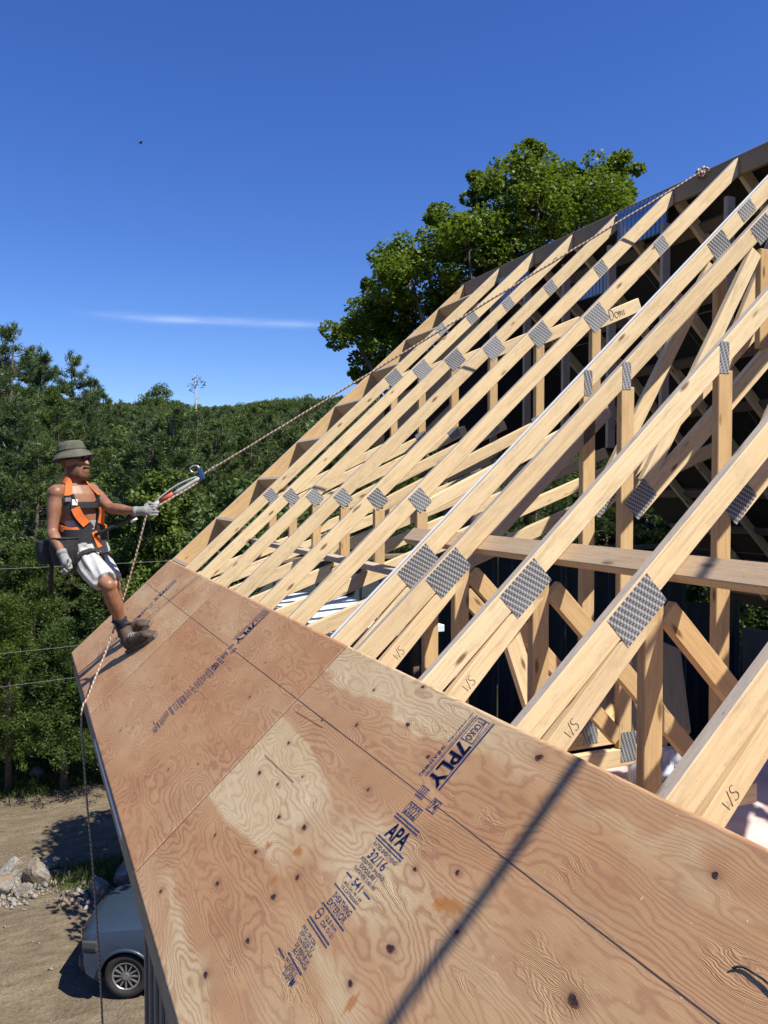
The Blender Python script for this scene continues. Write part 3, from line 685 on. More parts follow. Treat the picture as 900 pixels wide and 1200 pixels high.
# ink stamps: lettering as flat print on the sheets
def text_geo(s):
    cu = bpy.data.curves.new('lettering', 'FONT'); cu.body = s; cu.resolution_u = 3; cu.offset = 0.013
    o = bpy.data.objects.new('lettering', cu); C.objects.link(o)
    dg = bpy.context.evaluated_depsgraph_get(); me = bpy.data.meshes.new_from_object(o.evaluated_get(dg))
    v = np.array([tuple(p.co) for p in me.vertices]); f = [tuple(p.vertices) for p in me.polygons]
    bpy.data.objects.remove(o); bpy.data.curves.remove(cu); bpy.data.meshes.remove(me); return v, f
class Stamp:
    def __init__(s): s.V = []; s.F = []
    def add(s, v, f): o = len(s.V); s.V += [tuple(p) for p in v]; s.F += [tuple(i + o for i in q) for q in f]
    def text(s, st, cu, cv, wv, hu, down=False):
        """centre (cu, cv); reads towards -Y with its top upslope, or (down) reads downslope with its top towards -Y"""
        v, f = text_geo(st); x, y = v[:, 0], v[:, 1]
        a = (x - x.min()) / (x.max() - x.min()) - .5; b_ = (y - y.min()) / max(1e-6, y.max() - y.min()) - .5
        if down: U = cu - a * wv; V = cv - b_ * hu
        else: U = cu + b_ * hu; V = cv - a * wv
        s.add(np.stack([U, V, np.zeros_like(U)], -1), f)
    def rect(s, u0, u1, v0, v1): s.add([(u0, v0, 0), (u1, v0, 0), (u1, v1, 0), (u0, v1, 0)], [(0, 1, 2, 3)])
    def frame(s, u0, u1, v0, v1, t=.003):
        s.rect(u0, u0 + t, v0, v1); s.rect(u1 - t, u1, v0, v1); s.rect(u0 + t, u1 - t, v0, v0 + t); s.rect(u0 + t, u1 - t, v1 - t, v1)
    def bold(s, st, cu, cv, wv, hu, down=False):
        for k in (-1, 0, 1):
            s.text(st, cu + (0 if not down else k * .0016), cv + (k * .0016 if not down else 0), wv, hu, down); s.V = [(a, b_, c + (k + 1) * .00003 if i >= 0 else c) for i, (a, b_, c) in enumerate(s.V)] if False else s.V
def stamp_mesh():
    s = Stamp(); c = 2.065
    # 7PLY block, reading down the slope
    s.rect(.945, 1.195, 2.040, 2.049); s.rect(.975, 1.195, 2.054, 2.057)
    s.rect(.955, 1.195, 2.140, 2.145); s.rect(.955, 1.185, 2.150, 2.153)
    s.frame(1.108, 1.192, 2.062, 2.132); s.text('TOLKO', 1.150, 2.100, .072, .036, True)
    s.add([(1.112, 2.066, 0), (1.116, 2.064, 0), (1.190, 2.080, 0), (1.188, 2.084, 0)], [(0, 1, 2, 3)])
    for k in (-.0022, 0, .0022): s.text('7PLY', 1.022 + k, 2.094, .155, .072, True)
    s.text('SHEATHING', 1.005, 2.170, .115, .018, True); s.text('STRUCTURAL', 1.120, 2.170, .09, .009, True); s.rect(1.172, 1.197, 2.167, 2.171)
    # dates
    s.frame(.893, .930, 2.078, 2.125); s.text('III', .9115, 2.101, .028, .026)
    s.frame(.880, .921, 1.990, 2.036); s.text('74', .9005, 2.013, .034, .030)
    s.frame(.832, .873, 2.040, 2.118); s.text('2022', .8525, 2.079, .066, .031)
    # grade mark
    s.rect(.818, .822, 1.985, 2.135); s.rect(.808, .812, 1.985, 2.135)
    for k in (-.0015, .0015): s.text('APA', .775, 2.055 + k, .112, .050)
    s.rect(.738, .742, 1.965, 2.135); s.rect(.729, .732, 1.965, 2.135)
    s.text('RATED SHEATHING', .717, 2.05, .15, .012); s.text('32/16', .690, 2.055, .105, .030)
    s.text('SIZED FOR SPACING', .664, 2.05, .150, .010); s.text('EXPOSURE 1', .648, 2.05, .110, .012); s.text('THICKNESS 0.451 IN.', .632, 2.05, .150, .010)
    s.text('541', .606, 2.052, .055, .024); s.rect(.604, .608, 2.095, 2.135); s.rect(.604, .608, 1.965, 2.010)
    s.text('MILL 541 PS 1-09', .585, 2.05, .12, .008); s.text('1/2 CATEGORY', .573, 2.05, .12, .008); s.rect(.560, .563, 1.985, 2.145)
    s.text('SHEATHING', .543, 2.05, .125, .017); s.text('EXTERIOR', .521, 2.05, .125, .018); s.rect(.502, .506, 1.965, 2.130)
    s.text('12.5 mm', .489, 2.03, .080, .012); s.text('CSA O121', .472, 2.03, .088, .012)
    n = 20
    for r0, r1 in ((.0135, .0165),):
        V = [(.480 + r_ * math.cos(2 * math.pi * k / n), 2.105 + r_ * math.sin(2 * math.pi * k / n), 0) for k in range(n) for r_ in (r0, r1)]
        s.add(V, [(2 * k, 2 * k + 1, (2 * k + 3) % (2 * n), (2 * k + 2) % (2 * n)) for k in range(n)])
    s.rect(.478, .482, 2.092, 2.118)
    s.rect(.452, .456, 1.975, 2.135); s.rect(.443, .446, 1.975, 2.135)
    # smudged block
    for k in range(5):
        s.text(('PRG-108 CSA', 'SOFTWOOD PLY', 'CONTREPLAQUE', 'DE RESINEUX', 'BC CANADA')[k], .425 - k * .0135, 2.075 - k * .010, .105, .0105)
    s.rect(.352, .356, 1.985, 2.100)
    for k in range(3): s.text(('EXT BOND 12', 'LOT 0745', 'SHIFT B')[k], .343 - k * .0125, 2.045 - k * .01, .085 - .01 * k, .010)
    s.rect(.335, .339, 2.095, 2.150); s.rect(.318, .332, 1.985, 2.005)
    me = new_mesh('stamp_print', s.V, s.F, [MAT['ink']]); return me
stm = stamp_mesh()
link('stamp_print', stm, s1, (0, -.84, THK + .0016))
link('stamp_print', stm, s2, (0, -3.28 + 2.40, THK + .0016))
link('stamp_print', stm, s3, (-.12, -5.72 + 4.93, THK + .0016))
# snapped chalk lines
for so, y0_, y1_ in ((s1, .84, 3.28), (s2, 3.28, 5.72), (s3, 5.72, 7.985)):
    v, f = box_data(.0022, y1_ - y0_ - .01, .0004); link('chalk_line', new_mesh('chalk_line', v, f, [MAT['chalk']]), so, (.905, (y1_ - y0_) / 2, THK + .0009))
v, f = box_data(1.20, .0042, .0004); link('chalk_line', new_mesh('chalk_line', v, f, [MAT['chalk']]), s3, (.6, 6.60 - 5.72, THK + .0014), (0, 0, -.10))
v, f = box_data(.0018, .36, .0004); link('pencil_line', new_mesh('pencil_line', v, f, [MAT['chalk']]), s1, (.66, 2.95 - .84, THK + .0014), (0, 0, .03))
v, f = box_data(.0018, .30, .0004); link('pencil_line', new_mesh('pencil_line', v, f, [MAT['chalk']]), s1, (.87, 3.05 - .84, THK + .0014), (0, 0, .06))

# ------------------------------------------------------------------ trees
def blades(cent, n_per, spread, length, width, up=0.25, seed=1, outward=None):
    """narrow triangles scattered round the centres"""
    r = np.random.default_rng(seed); m = len(cent) * n_per
    c = np.repeat(cent, n_per, 0) + r.normal(0, 1, (m, 3)) * np.asarray(spread)
    d = r.normal(0, 1, (m, 3)); d[:, 2] += up * 2
    if outward is not None: d += np.repeat(outward, n_per, 0) * 1.1
    d /= np.linalg.norm(d, axis=1)[:, None]
    s = np.cross(d, r.normal(0, 1, (m, 3))); s /= np.linalg.norm(s, axis=1)[:, None]
    L = length * r.uniform(.6, 1.3, (m, 1)); W = width * r.uniform(.7, 1.3, (m, 1))
    v = np.stack([c - s * W, c + s * W, c + d * L], 1).reshape(-1, 3)
    return v, np.arange(m * 3).reshape(-1, 3)
def leaves(cent, n_per, spread, size, seed=1, flat=0.5):
    r = np.random.default_rng(seed); m = len(cent) * n_per
    k = r.normal(0, 1, (m, 3)); k *= (r.uniform(0.3, 1, (m, 1)) ** .5) / np.linalg.norm(k, axis=1)[:, None]
    c = np.repeat(cent, n_per, 0) + k * np.repeat(spread, n_per, 0)
    nrm = r.normal(0, 1, (m, 3)); nrm[:, 2] = np.abs(nrm[:, 2]) + flat; nrm /= np.linalg.norm(nrm, axis=1)[:, None]
    a = np.cross(nrm, r.normal(0, 1, (m, 3))); a /= np.linalg.norm(a, axis=1)[:, None]; b_ = np.cross(nrm, a)
    s = size * r.uniform(.6, 1.25, (m, 1))
    v = np.stack([c - a * s * .5, c + b_ * s * .42 - nrm * s * .1, c + a * s * .55, c - b_ * s * .42 - nrm * s * .1], 1).reshape(-1, 3)
    return v, np.arange(m * 4).reshape(-1, 4)
def trunk_mesh(name, paths, mat):
    return new_mesh(name, *join_data([tube_data(p, r_, 7) for p, r_ in paths]), [mat], True)
def pine_proto(seed, h=19.0, bare=.22, spread=3.4):
    r = np.random.default_rng(seed); paths = []
    ph = r.uniform(0, 6.28); wob = lambda z: np.array([.18 * math.sin(z * .35 + ph), .18 * math.cos(z * .28 + ph), z])
    paths.append(([wob(h * t) for t in np.linspace(0, .985, 14)], [(.24 * (1 - t) ** .8 + .025) for t in np.linspace(0, 1, 14)]))
    cent, outw = [], []
    z = h * bare
    while z < h * .98:
        t = z / h; prof = min(1.0, (1 - t) * 2.1) * (.55 + .45 * min(1, (t - bare + .08) / .25))
        nb = r.integers(4, 7)
        for k in range(nb):
            if r.uniform() < .16: continue
            a = r.uniform(0, 6.283); L = spread * prof * r.uniform(.5, 1.25) + .35
            rise = r.uniform(.0, .30) + .35 * t; st = wob(z + r.uniform(-.3, .3)); dr = np.array([math.cos(a), math.sin(a), 0]); sd = np.array([-dr[1], dr[0], 0])
            pts = [st + dr * L * q + np.array([0, 0, 1]) * L * (rise * q * q - .12 * q * (1 - t)) for q in np.linspace(0, 1, 5)]
            paths.append((pts, [.045 * (1 - .8 * q) * (L / 3 + .3) for q in np.linspace(0, 1, 5)]))
            nt_ = int(7 + L * 10)
            for j in range(nt_):
                q = r.uniform(.28, 1.03); lat = r.normal(0, 1) * .20 * L * (1.05 - q) + r.normal(0, .08)
                p = st + dr * L * q + np.array([0, 0, 1]) * (L * (rise * q * q - .12 * q * (1 - t)) + r.normal(.04, .07)) + sd * lat
                cent.append(p); outw.append(dr * .8 + sd * np.sign(lat) * .5 + np.array([0, 0, .35]))
        z += h * r.uniform(.028, .05)
    for j in range(10): cent.append(wob(h) + np.array([r.normal(0, .1), r.normal(0, .1), -r.uniform(0, .9)])); outw.append(np.array([0, 0, 1.2]))
    v, f = blades(np.array(cent), 11, .075, .30, .028, .25, seed, np.array(outw))
    return fast_mesh('crown', v, f, [MAT['needle']]), trunk_mesh('trunk', paths, MAT['bark'])
def broad_proto(seed, h=14.0, rad=4.0, mat='hardwood', leaf=.20, nclump=150, per=75, low=.25, crown_shape=None):
    r = np.random.default_rng(seed); paths = []; cent, spr = [], []
    th = h * .55
    paths.append(([np.array([.12 * math.sin(q * 3 + seed), .12 * math.cos(q * 2), q * th]) for q in np.linspace(0, 1, 7)], [h * .017 * (1 - .55 * q) + .03 for q in np.linspace(0, 1, 7)]))
    lobes = []
    nl = 11
    for k in range(nl):
        a = k * 2.4 + r.uniform(-.4, .4); t = (k + .5) / nl
        z = h * (low + (1 - low) * (t * .88 + .06)); rr = rad * math.sin(math.pi * min(1, .16 + .80 * t)) * r.uniform(.40, .72)
        lobes.append((np.array([rr * math.cos(a), rr * math.sin(a), z]), rad * r.uniform(.30, .46)))
    lobes.append((np.array([0, 0, h * .93]), rad * .33)); lobes.append((np.array([0, 0, h * .7]), rad * .45))
    if crown_shape: lobes = [(np.array(c, float), q) for c, q in crown_shape]
    for c, q in lobes:
        s0_ = np.array([0, 0, min(th, max(h * low * .8, c[2] - h * .28))]); mid = s0_ * .5 + c * .5 + np.array([0, 0, -.3])
        pts = [s0_ * (1 - k) ** 2 + mid * 2 * k * (1 - k) + c * k * k for k in np.linspace(0, 1, 6)]
        paths.append((pts, [h * .007 * (1 - .8 * k) + .012 for k in np.linspace(0, 1, 6)]))
        m = max(6, int(nclump * (q / rad) ** 2 * 1.0))
        for j in range(m):
            d = r.normal(0, 1, 3); d /= np.linalg.norm(d); rr = q * r.uniform(.45, 1.08); p = c + d * rr * np.array([1, 1, .85])
            cent.append(p); s_ = q * r.uniform(.26, .50); spr.append([s_, s_, s_ * .85])
            if j % 3 == 0: paths.append(([c + (p - c) * .0, c + (p - c) * .5 + np.array([0, 0, -.05]), p], [.03, .02, .008]))
    v, f = leaves(np.array(cent), per, np.array(spr), leaf, seed)
    return fast_mesh('crown', v, f, [MAT[mat]]), trunk_mesh('trunk', paths, MAT['bark'])
def cedar_proto(seed, h=7.0, rad=1.7):
    r = np.random.default_rng(seed); paths = [([np.array([0, 0, 0]), np.array([.05, 0, h * .5]), np.array([0, .05, h * .97])], [.13, .08, .015])]
    cent, outw = [], []
    for k in range(120):
        t = r.uniform(.16, 1) ** .85; a = r.uniform(0, 6.283); R_ = rad * (1 - t) ** .75 * r.uniform(.75, 1.15) + .15
        dr = np.array([math.cos(a), math.sin(a), 0]); z = h * t
        sdv = np.array([-dr[1], dr[0], 0])
        for q in (.4, .55, .7, .8, .9, .97, 1.05):
            p = dr * R_ * q + np.array([0, 0, z + R_ * .25 * math.sin(q * 2.4) - .15 * q]) + sdv * r.normal(0, .26 * (1.2 - q)) + r.normal(0, .06, 3); cent.append(p); outw.append(dr * .9 + np.array([0, 0, .25]))
        if k % 4 == 0: paths.append(([np.array([0, 0, z - .1]), dr * R_ * .6 + np.array([0, 0, z + R_ * .15])], [.02, .006]))
    v, f = blades(np.array(cent), 36, .085, .105, .017, .1, seed, np.array(outw))
    return fast_mesh('crown', v, f, [MAT['spray']]), trunk_mesh('trunk', paths, MAT['bark'])
PROTO = {}
def tree(kind, name, x, y, sc, rz, label, cat='tree', group=None, sz=1.0):
    cr, tr = PROTO[kind]
    o = thing(name, label, cat, (x, y, ground_at(x, y) - .12), rz, group); o.scale = (sc, sc, sc * sz)
    a = link('crown', cr, o); b_ = link('trunk', tr, o); return o, a, b_
PROTO['pine_a'] = pine_proto(3, 19, .2, 3.6); PROTO['pine_b'] = pine_proto(8, 17, .25, 3.0); PROTO['pine_c'] = pine_proto(15, 15, .12, 3.0)
PROTO['broad_a'] = broad_proto(5, 13, 4.0); PROTO['broad_b'] = broad_proto(9, 15, 4.4)
PROTO['cedar_a'] = cedar_proto(2, 6.5, 1.8); PROTO['cedar_b'] = cedar_proto(6, 5.2, 1.9)
keep = {}
def put(kind, name, x, y, sc, rz, label, group=None, sz=1.0, cat='tree'):
    o, a, b_ = tree(kind, name, x, y, sc, rz, label, cat, group, sz); keep.setdefault(kind, (a, b_)); return o
# the big pines over the worker's shoulder (world positions measured from the photograph)
for i, (kd_, x_, y_, sc_, lb_) in enumerate((
        ('pine_a', -0.49, 47.53, 0.854, 'tallest white pine with a ragged top rising above the woods'), ('pine_b', 1.17, 51.16, 0.893, 'slim white pine with a thin spire top next to the tallest pine'),
        ('pine_a', 2.78, 53.73, 0.783, 'white pine with upswept branch tips at the end of the tall pine group'), ('pine_c', -1.90, 45.93, 0.998, 'bushy pine at the outer side of the tallest pine'),
        ('pine_b', 0.40, 57.01, 0.911, 'pine showing its spire between the tallest and the slim pine'), ('pine_a', 4.39, 59.57, 0.722, 'pine where the tall group starts stepping down to the hill'),
        ('pine_c', 1.76, 47.55, 0.916, 'full dark pine standing before the slim pine'), ('pine_a', -1.34, 55.60, 0.831, 'pine rising behind the bushy outer pine'),
        ('pine_b', 5.50, 63.44, 0.742, 'small pine behind the worker where the skyline dips'), ('pine_c', 3.38, 51.20, 0.853, 'full dark pine below the upswept pine'),
        ('pine_c', -0.24, 40.73, 0.832, 'dark bare-stemmed pine standing before the tall pines'), ('pine_b', 7.18, 69.25, 0.662, 'last small pine at the foot of the stepped skyline'))):
    put(kd_, 'pine_tree', x_, y_, sc_ * (1.06 if i < 3 else 1.0), i * 1.7, lb_)
put('pine_c', 'pine_tree', 5.6, 40.0, .86, 4.0, 'bushy dark pine filling the wood behind the worker')
put('pine_c', 'pine_tree', 9.2, 43.0, .80, 5.2, 'broad soft pine behind the rope grab')
put('broad_b', 'hardwood_tree', 15.3, 104.0, .78, .6, 'dark round-headed tree standing out on the wooded skyline')
put('cedar_a', 'cedar_tree', -.55, 27.6, .95, .2, 'shaggy dark cedar at the edge of the dirt yard')
put('cedar_b', 'cedar_tree', 1.05, 27.0, 1.05, 1.7, 'sunlit yellow-green cedar beside the shaggy dark one')
put('cedar_a', 'cedar_tree', 2.35, 26.6, 1.02, 3.9, 'full green cedar at the yard edge beneath the eave corner')
put('cedar_b', 'cedar_tree', 3.9, 27.4, 1.2, 5.0, 'cedar mostly hidden by the eave corner')
put('cedar_a', 'cedar_tree', .2, 30.2, 1.15, 2.6, 'tall cedar standing behind the yard edge cedars')
# bleached dead snag
def snag():
    x, y = 20.0, 104.0; z = ground_at(x, y)
    t = thing('dead_tree', 'thin bleached dead trunk standing above the hillside canopy', 'tree', (x, y, z))
    tube('trunk', [(0, 0, 0), (.1, 0, 7), (0, .1, 13.5)], [.22, .17, .06], MAT['dead_bark'], t)
    for k in range(7):
        a = k * 2.2; zz = 8 + k * .75; tube('branch', [(0.05, .05, zz), (.9 * math.cos(a), .9 * math.sin(a), zz + .5)], [.05, .015], MAT['dead_bark'], t, 5)
    v, f = leaves(np.array([[.2, 0, 12.9], [-.5, .2, 11.8], [.6, -.3, 12.2]]), 40, np.array([[.7, .7, .5]] * 3), .22, 4)
    link('crown', fast_mesh('crown', v, f, [MAT['hardwood']]), t)
snag()
# maple behind the ridge: crown lobes from the photograph's outline
mx_, my_ = 11.25, 19.08; mz = ground_at(mx_, my_)
Rv = np.array([math.cos(PHI), -math.sin(PHI), 0]); Fv = np.array([math.sin(PHI), math.cos(PHI), 0])
def mp_(px, py, fwd, r_):
    d = 21.0 + fwd; q = np.array([mx_, my_, 0]); a = (px - 560) / FPX * 22.0; z = (573 - py) / FPX * 22.0
    return (tuple(Rv * a + Fv * fwd) [0], (Rv * a + Fv * fwd)[1], z - mz), r_
ML = [mp_(610, 222, 0, 1.15), mp_(655, 215, .5, 1.0), mp_(710, 212, .3, .85), mp_(690, 250, -.8, 1.1), mp_(620, 262, -1.2, 1.1), mp_(565, 262, .8, 1.0), mp_(545, 300, -1, 1.1), mp_(600, 310, 1.2, 1.2),
      mp_(500, 300, .4, .95), mp_(480, 335, -.8, 1.0), mp_(452, 312, .6, .7), mp_(440, 365, .4, .95), mp_(415, 395, -.5, .65), mp_(470, 385, 1, 1.0), mp_(530, 350, .6, 1.1), mp_(430, 425, .6, .7), mp_(655, 300, 1, 1.2),
      mp_(520, 240, 1.2, .55), mp_(560, 222, .4, .6), mp_(590, 380, .5, 1.3), mp_(500, 430, .4, 1.2), mp_(640, 400, 1, 1.5), mp_(700, 330, .6, 1.4), mp_(725, 195, .1, .5), mp_(612, 190, -.2, .55)]
PROTO['maple'] = broad_proto(21, 18.5, 3.2, 'maple', .112, 210, 190, .35, ML)
put('maple', 'maple_tree', mx_, my_, 1.0, 0, 'large leafy maple standing behind the roof ridge')

def forest():
    r = np.random.default_rng(5); pts, sc, rt, kd = [], [], [], []
    kinds = ['pine_a', 'pine_b', 'pine_c', 'broad_a', 'broad_b']
    for k in range(5200):
        d = math.sqrt(r.uniform(29 ** 2, 300 ** 2)) if k > 900 else r.uniform(29, 90)
        a = math.radians(r.uniform(-22, 82)); x, y = d * math.sin(a), d * math.cos(a)
        deg = math.degrees(a)
        if deg < 12 and d < 55 and r.uniform() < .55: continue
        if deg < 5 and d < 75: 
            if r.uniform() < .6: continue
        if math.hypot(x - mx_, y - my_) < 7: continue
        if 30 < deg and d < 36: continue
        if 10 < deg < 40 and d < 40 and r.uniform() < .5: continue
        con = r.uniform() < (.75 if d < 90 else .35)
        kk = r.integers(0, 3) if con else r.integers(3, 5)
        s_ = r.uniform(.55, .85) if d < 45 else r.uniform(.62, .95)
        dp = x * math.sin(PHI) + y * math.cos(PHI); sx = 450 + FPX * (x * math.cos(PHI) - y * math.sin(PHI)) / max(dp, 1)
        lim = np.interp(sx, [-300, -20, 25, 60, 95, 112, 130, 200, 250, 300, 400, 520, 900], [460, 455, 462, 464, 466, 472, 473, 470, 478, 472, 462, 470, 470]) + abs(r.normal(0, 9)) * (1 if d > 70 else 2.5)
        gz_ = ground_at(x, y) - .3; cap = ((573 - lim) / FPX * dp - gz_) / (19, 17, 15, 13, 15)[kk]
        s_ = min(s_, cap)
        if s_ < .33: continue
        pts.append((x, y, ground_at(x, y) - .3)); sc.append(s_); rt.append(r.uniform(0, 6.28)); kd.append(int(kk))
    me = bpy.data.meshes.new('woodland'); me.from_pydata(pts, [], [])
    me.attributes.new('scl', 'FLOAT', 'POINT').data.foreach_set('value', np.array(sc, np.float32))
    me.attributes.new('rot', 'FLOAT', 'POINT').data.foreach_set('value', np.array(rt, np.float32))
    me.attributes.new('knd', 'INT', 'POINT').data.foreach_set('value', np.array(kd, np.int32))
    o = link('woodland', me); tag(o, 'mixed green woodland covering the rising hillside', 'woodland', kind='stuff')
    ng = bpy.data.node_groups.new('woodland', 'GeometryNodeTree')
    ng.interface.new_socket('Geometry', in_out='INPUT', socket_type='NodeSocketGeometry'); ng.interface.new_socket('Geometry', in_out='OUTPUT', socket_type='NodeSocketGeometry')
    N = ng.nodes; Lk = ng.links; gi = N.new('NodeGroupInput'); go = N.new('NodeGroupOutput'); jn = N.new('GeometryNodeJoinGeometry')
    def attr(nm, typ):
        a = N.new('GeometryNodeInputNamedAttribute'); a.data_type = typ; a.inputs['Name'].default_value = nm; return a.outputs['Attribute']
    scl, rot, knd = attr('scl', 'FLOAT'), attr('rot', 'FLOAT'), attr('knd', 'INT')
    cx = N.new('ShaderNodeCombineXYZ'); Lk.new(rot, cx.inputs[2])
    for i, kn_ in enumerate(kinds):
        cmp_ = N.new('FunctionNodeCompare'); cmp_.data_type = 'INT'; cmp_.operation = 'EQUAL'; Lk.new(knd, cmp_.inputs[2]); cmp_.inputs[3].default_value = i
        if kn_ not in keep:
            raise RuntimeError(kn_)
        j2 = N.new('GeometryNodeJoinGeometry')
        for ob in keep[kn_]:
            oi = N.new('GeometryNodeObjectInfo'); oi.transform_space = 'ORIGINAL'; oi.inputs[0].default_value = ob; oi.inputs['As Instance'].default_value = True
            Lk.new(oi.outputs['Geometry'], j2.inputs[0])
        ip = N.new('GeometryNodeInstanceOnPoints'); Lk.new(gi.outputs[0], ip.inputs['Points']); Lk.new(cmp_.outputs[0], ip.inputs['Selection'])
        Lk.new(j2.outputs[0], ip.inputs['Instance']); Lk.new(cx.outputs[0], ip.inputs['Rotation']); Lk.new(scl, ip.inputs['Scale'])
        Lk.new(ip.outputs[0], jn.inputs[0])
    Lk.new(jn.outputs[0], go.inputs[0])
    md = o.modifiers.new('scatter', 'NODES'); md.node_group = ng
put('broad_a', 'hardwood_tree', 12.2, 50.0, .74, 2.2, 'light green leafy tree in the wood below the rope')
put('broad_a', 'hardwood_tree', 4.6, 18.0, .74, 1.1, 'leafy tree growing behind the house gable, seen through the rafters')
forest()

# ------------------------------------------------------------------ yard: rocks, gravel, grass
def rock_mat():
    b = NB('field_stone'); off, r = b.rand_off(); v = b.map(b.obj(), loc=off); n = b.noise(v, 3, 8, 0.65); n2 = b.noise(v, 1.1, 3)
    c = b.ramp(n, [(0.3, (0.13, 0.12, 0.105)), (0.6, (0.33, 0.305, 0.265)), (0.75, (0.48, 0.46, 0.42))])
    b.col(b.mix(b.ramp(n2, [(0.48, 0.0), (0.6, 0.75)]), c, (0.27, 0.185, 0.10))); b.rough(0.9); b.bump(n, 1.0, 0.12)
    return b.m
MAT['rock'] = rock_mat()
def rock_mesh(seed):
    bm = bmesh.new(); bmesh.ops.create_icosphere(bm, subdivisions=3, radius=1); r = random.Random(seed)
    planes = [(Vector((r.gauss(0, 1), r.gauss(0, 1), r.gauss(0, 1))).normalized(), r.uniform(.42, .8)) for _ in range(15)]
    for v in bm.verts:
        for n, d in planes:
            k = v.co.dot(n)
            if k > d: v.co -= n * (k - d) * 1.0
        v.co *= 1 + .12 * (vnoise(np.array([v.co.x * 3 + seed]), np.array([v.co.y * 3 + v.co.z * 2]), seed)[0] - .5)
    me = bpy.data.meshes.new('boulder'); bm.to_mesh(me); bm.free(); me.materials.append(MAT['rock']); return me
RM = [rock_mesh(k) for k in range(5)]
ROCKS = [(-.35, 21.6, .62, .5, .34, 'flat pale slab leaning on top of the rubble heap'), (.10, 20.9, .50, .45, .42, 'rounded tan boulder at the right end of the rubble heap'), (-.55, 20.5, .42, .4, .30, 'grey boulder in the middle of the rubble heap'),
         (-.15, 20.2, .26, .2, .2, 'small pale stone at the foot of the rubble heap'), (.42, 21.5, .42, .34, .24, 'low brown boulder behind the rubble heap'), (-1.2, 21.3, .6, .5, .4, 'blocky grey boulder at the far side of the rubble heap'),
         (.62, 21.0, .2, .2, .16, 'small stone between the rubble heap and the grass'), (1.45, 19.45, .50, .28, .30, 'long weathered boulder beside the front of the truck'), (2.10, 19.75, .45, .4, .42, 'squarish tan boulder partly behind the truck bonnet'),
         (1.02, 19.55, .30, .2, .12, 'flat dark stone lying in the grass edge'), (2.7, 19.9, .5, .4, .4, 'boulder hidden behind the truck cab'), (1.05, 18.1, .09, .09, .08, 'lone pale stone on the dirt near the bumper'), (.25, 28.4, .35, .3, .25, 'pale boulder on the grass under the cedars')]
for i, (x, y, a, b_, c, lb) in enumerate(ROCKS):
    o = link('boulder', RM[i % 5], None, (x, y, ground_at(x, y) + c * .45), (rnd.uniform(-.3, .3), rnd.uniform(-.3, .3), rnd.uniform(0, 6))); o.scale = (a, b_, c); tag(o, lb, 'boulder')
def scatter_mesh(name, n, fx, size, mat, label, cat, seed):
    r = np.random.default_rng(seed); V, Fc = [], []
    base = np.array([[1, 0, 0], [-.5, .87, 0], [-.5, -.87, 0], [.1, .1, .9], [0, 0, -.5]]); tri = np.array([[0, 1, 3], [1, 2, 3], [2, 0, 3], [1, 0, 4], [2, 1, 4], [0, 2, 4]])
    for k in range(n):
        x, y = fx(r); s_ = size * r.lognormal(0, .5); z = ground_at(x, y); q = base * s_ * r.uniform(.6, 1.3, (5, 3)); a = r.uniform(0, 6.28); ca, sa = math.cos(a), math.sin(a)
        q = np.stack([q[:, 0] * ca - q[:, 1] * sa + x, q[:, 0] * sa + q[:, 1] * ca + y, q[:, 2] + z + s_ * .2], -1)
        Fc.append(tri + len(V) * 5); V.append(q)
    o = link(name, fast_mesh(name, np.concatenate(V), np.concatenate(Fc), [mat])); return tag(o, label, cat, kind='stuff')
def in_heap(r):
    if r.uniform() < .62: return (-.45 + r.normal(0, .55), 20.8 + r.normal(0, .55))
    return (r.uniform(.6, 3.2), 19.45 + r.normal(0, .22))
scatter_mesh('gravel', 1500, in_heap, .05, MAT['rock'], 'broken grey gravel spilled round the boulders', 'gravel', 3)
scatter_mesh('stones', 900, lambda r: (r.uniform(-3, 5), r.uniform(13, 26)), .018, MAT['rock'], 'small stones scattered over the dirt yard', 'stones', 4)
def grass(n):
    r = np.random.default_rng(9); P = []
    while len(P) < n:
        x, y = r.uniform(-5, 6), r.uniform(19.4, 32)
        g = max(math.exp(-(((x - 1.6) / 1.2) ** 2 + ((y - 20.7) / .9) ** 2) ** 2), .8 * math.exp(-(((x - 3.6) / 2) ** 2 + ((y - 21) / 1.1) ** 2) ** 2), min(1, max(0, (math.hypot(x, y) - 26.4) / 1.5)))
        if r.uniform() < g * (.35 + vnoise(np.array([x * 1.5]), np.array([y * 1.5]), 8)[0]): P.append((x, y, ground_at(x, y)))
    v, f = blades(np.array(P), 3, .05, .20, .014, 1.2, 3)
    tag(link('grass', fast_mesh('grass', v, f, [MAT['grass']])), 'rough green grass tufts along the yard edge', 'grass', kind='stuff')
grass(9000)
# overhead wires: two poles outside the view carry them
def wires():
    a, b_ = Vector((-7.5, 21.5, GZ)), Vector((26, 29, GZ))
    for i, p in enumerate((a, b_)):
        t = thing('utility_pole', ('weathered utility pole at the yard side holding three wires', 'weathered utility pole behind the house holding three wires')[i], 'pole', (p.x, p.y, ground_at(p.x, p.y) - .4))
        tube('post', [(0, 0, 0), (0, 0, 10.2)], [.15, .11], MAT['dead_bark'], t); box('crossarm', (.1, 1.6, .1), MAT['dead_bark'], t, (0, 0, 9.2))
    for z0, z1, sag, lb in ((-1.95, -1.7, .25, 'upper overhead wire crossing in front of the woods'), (-4.10, -3.7, .35, 'middle overhead wire crossing in front of the cedars'), (-4.98, -4.2, .45, 'lowest overhead wire crossing in front of the cedars')):
        pts = [Vector((a.x + (b_.x - a.x) * t, a.y + (b_.y - a.y) * t, z0 + (z1 - z0) * t - sag * 4 * t * (1 - t))) for t in np.linspace(0, 1, 25)]
        tag(tube('overhead_wire', pts, .0065, MAT['wire'], None, 5), lb, 'wire')
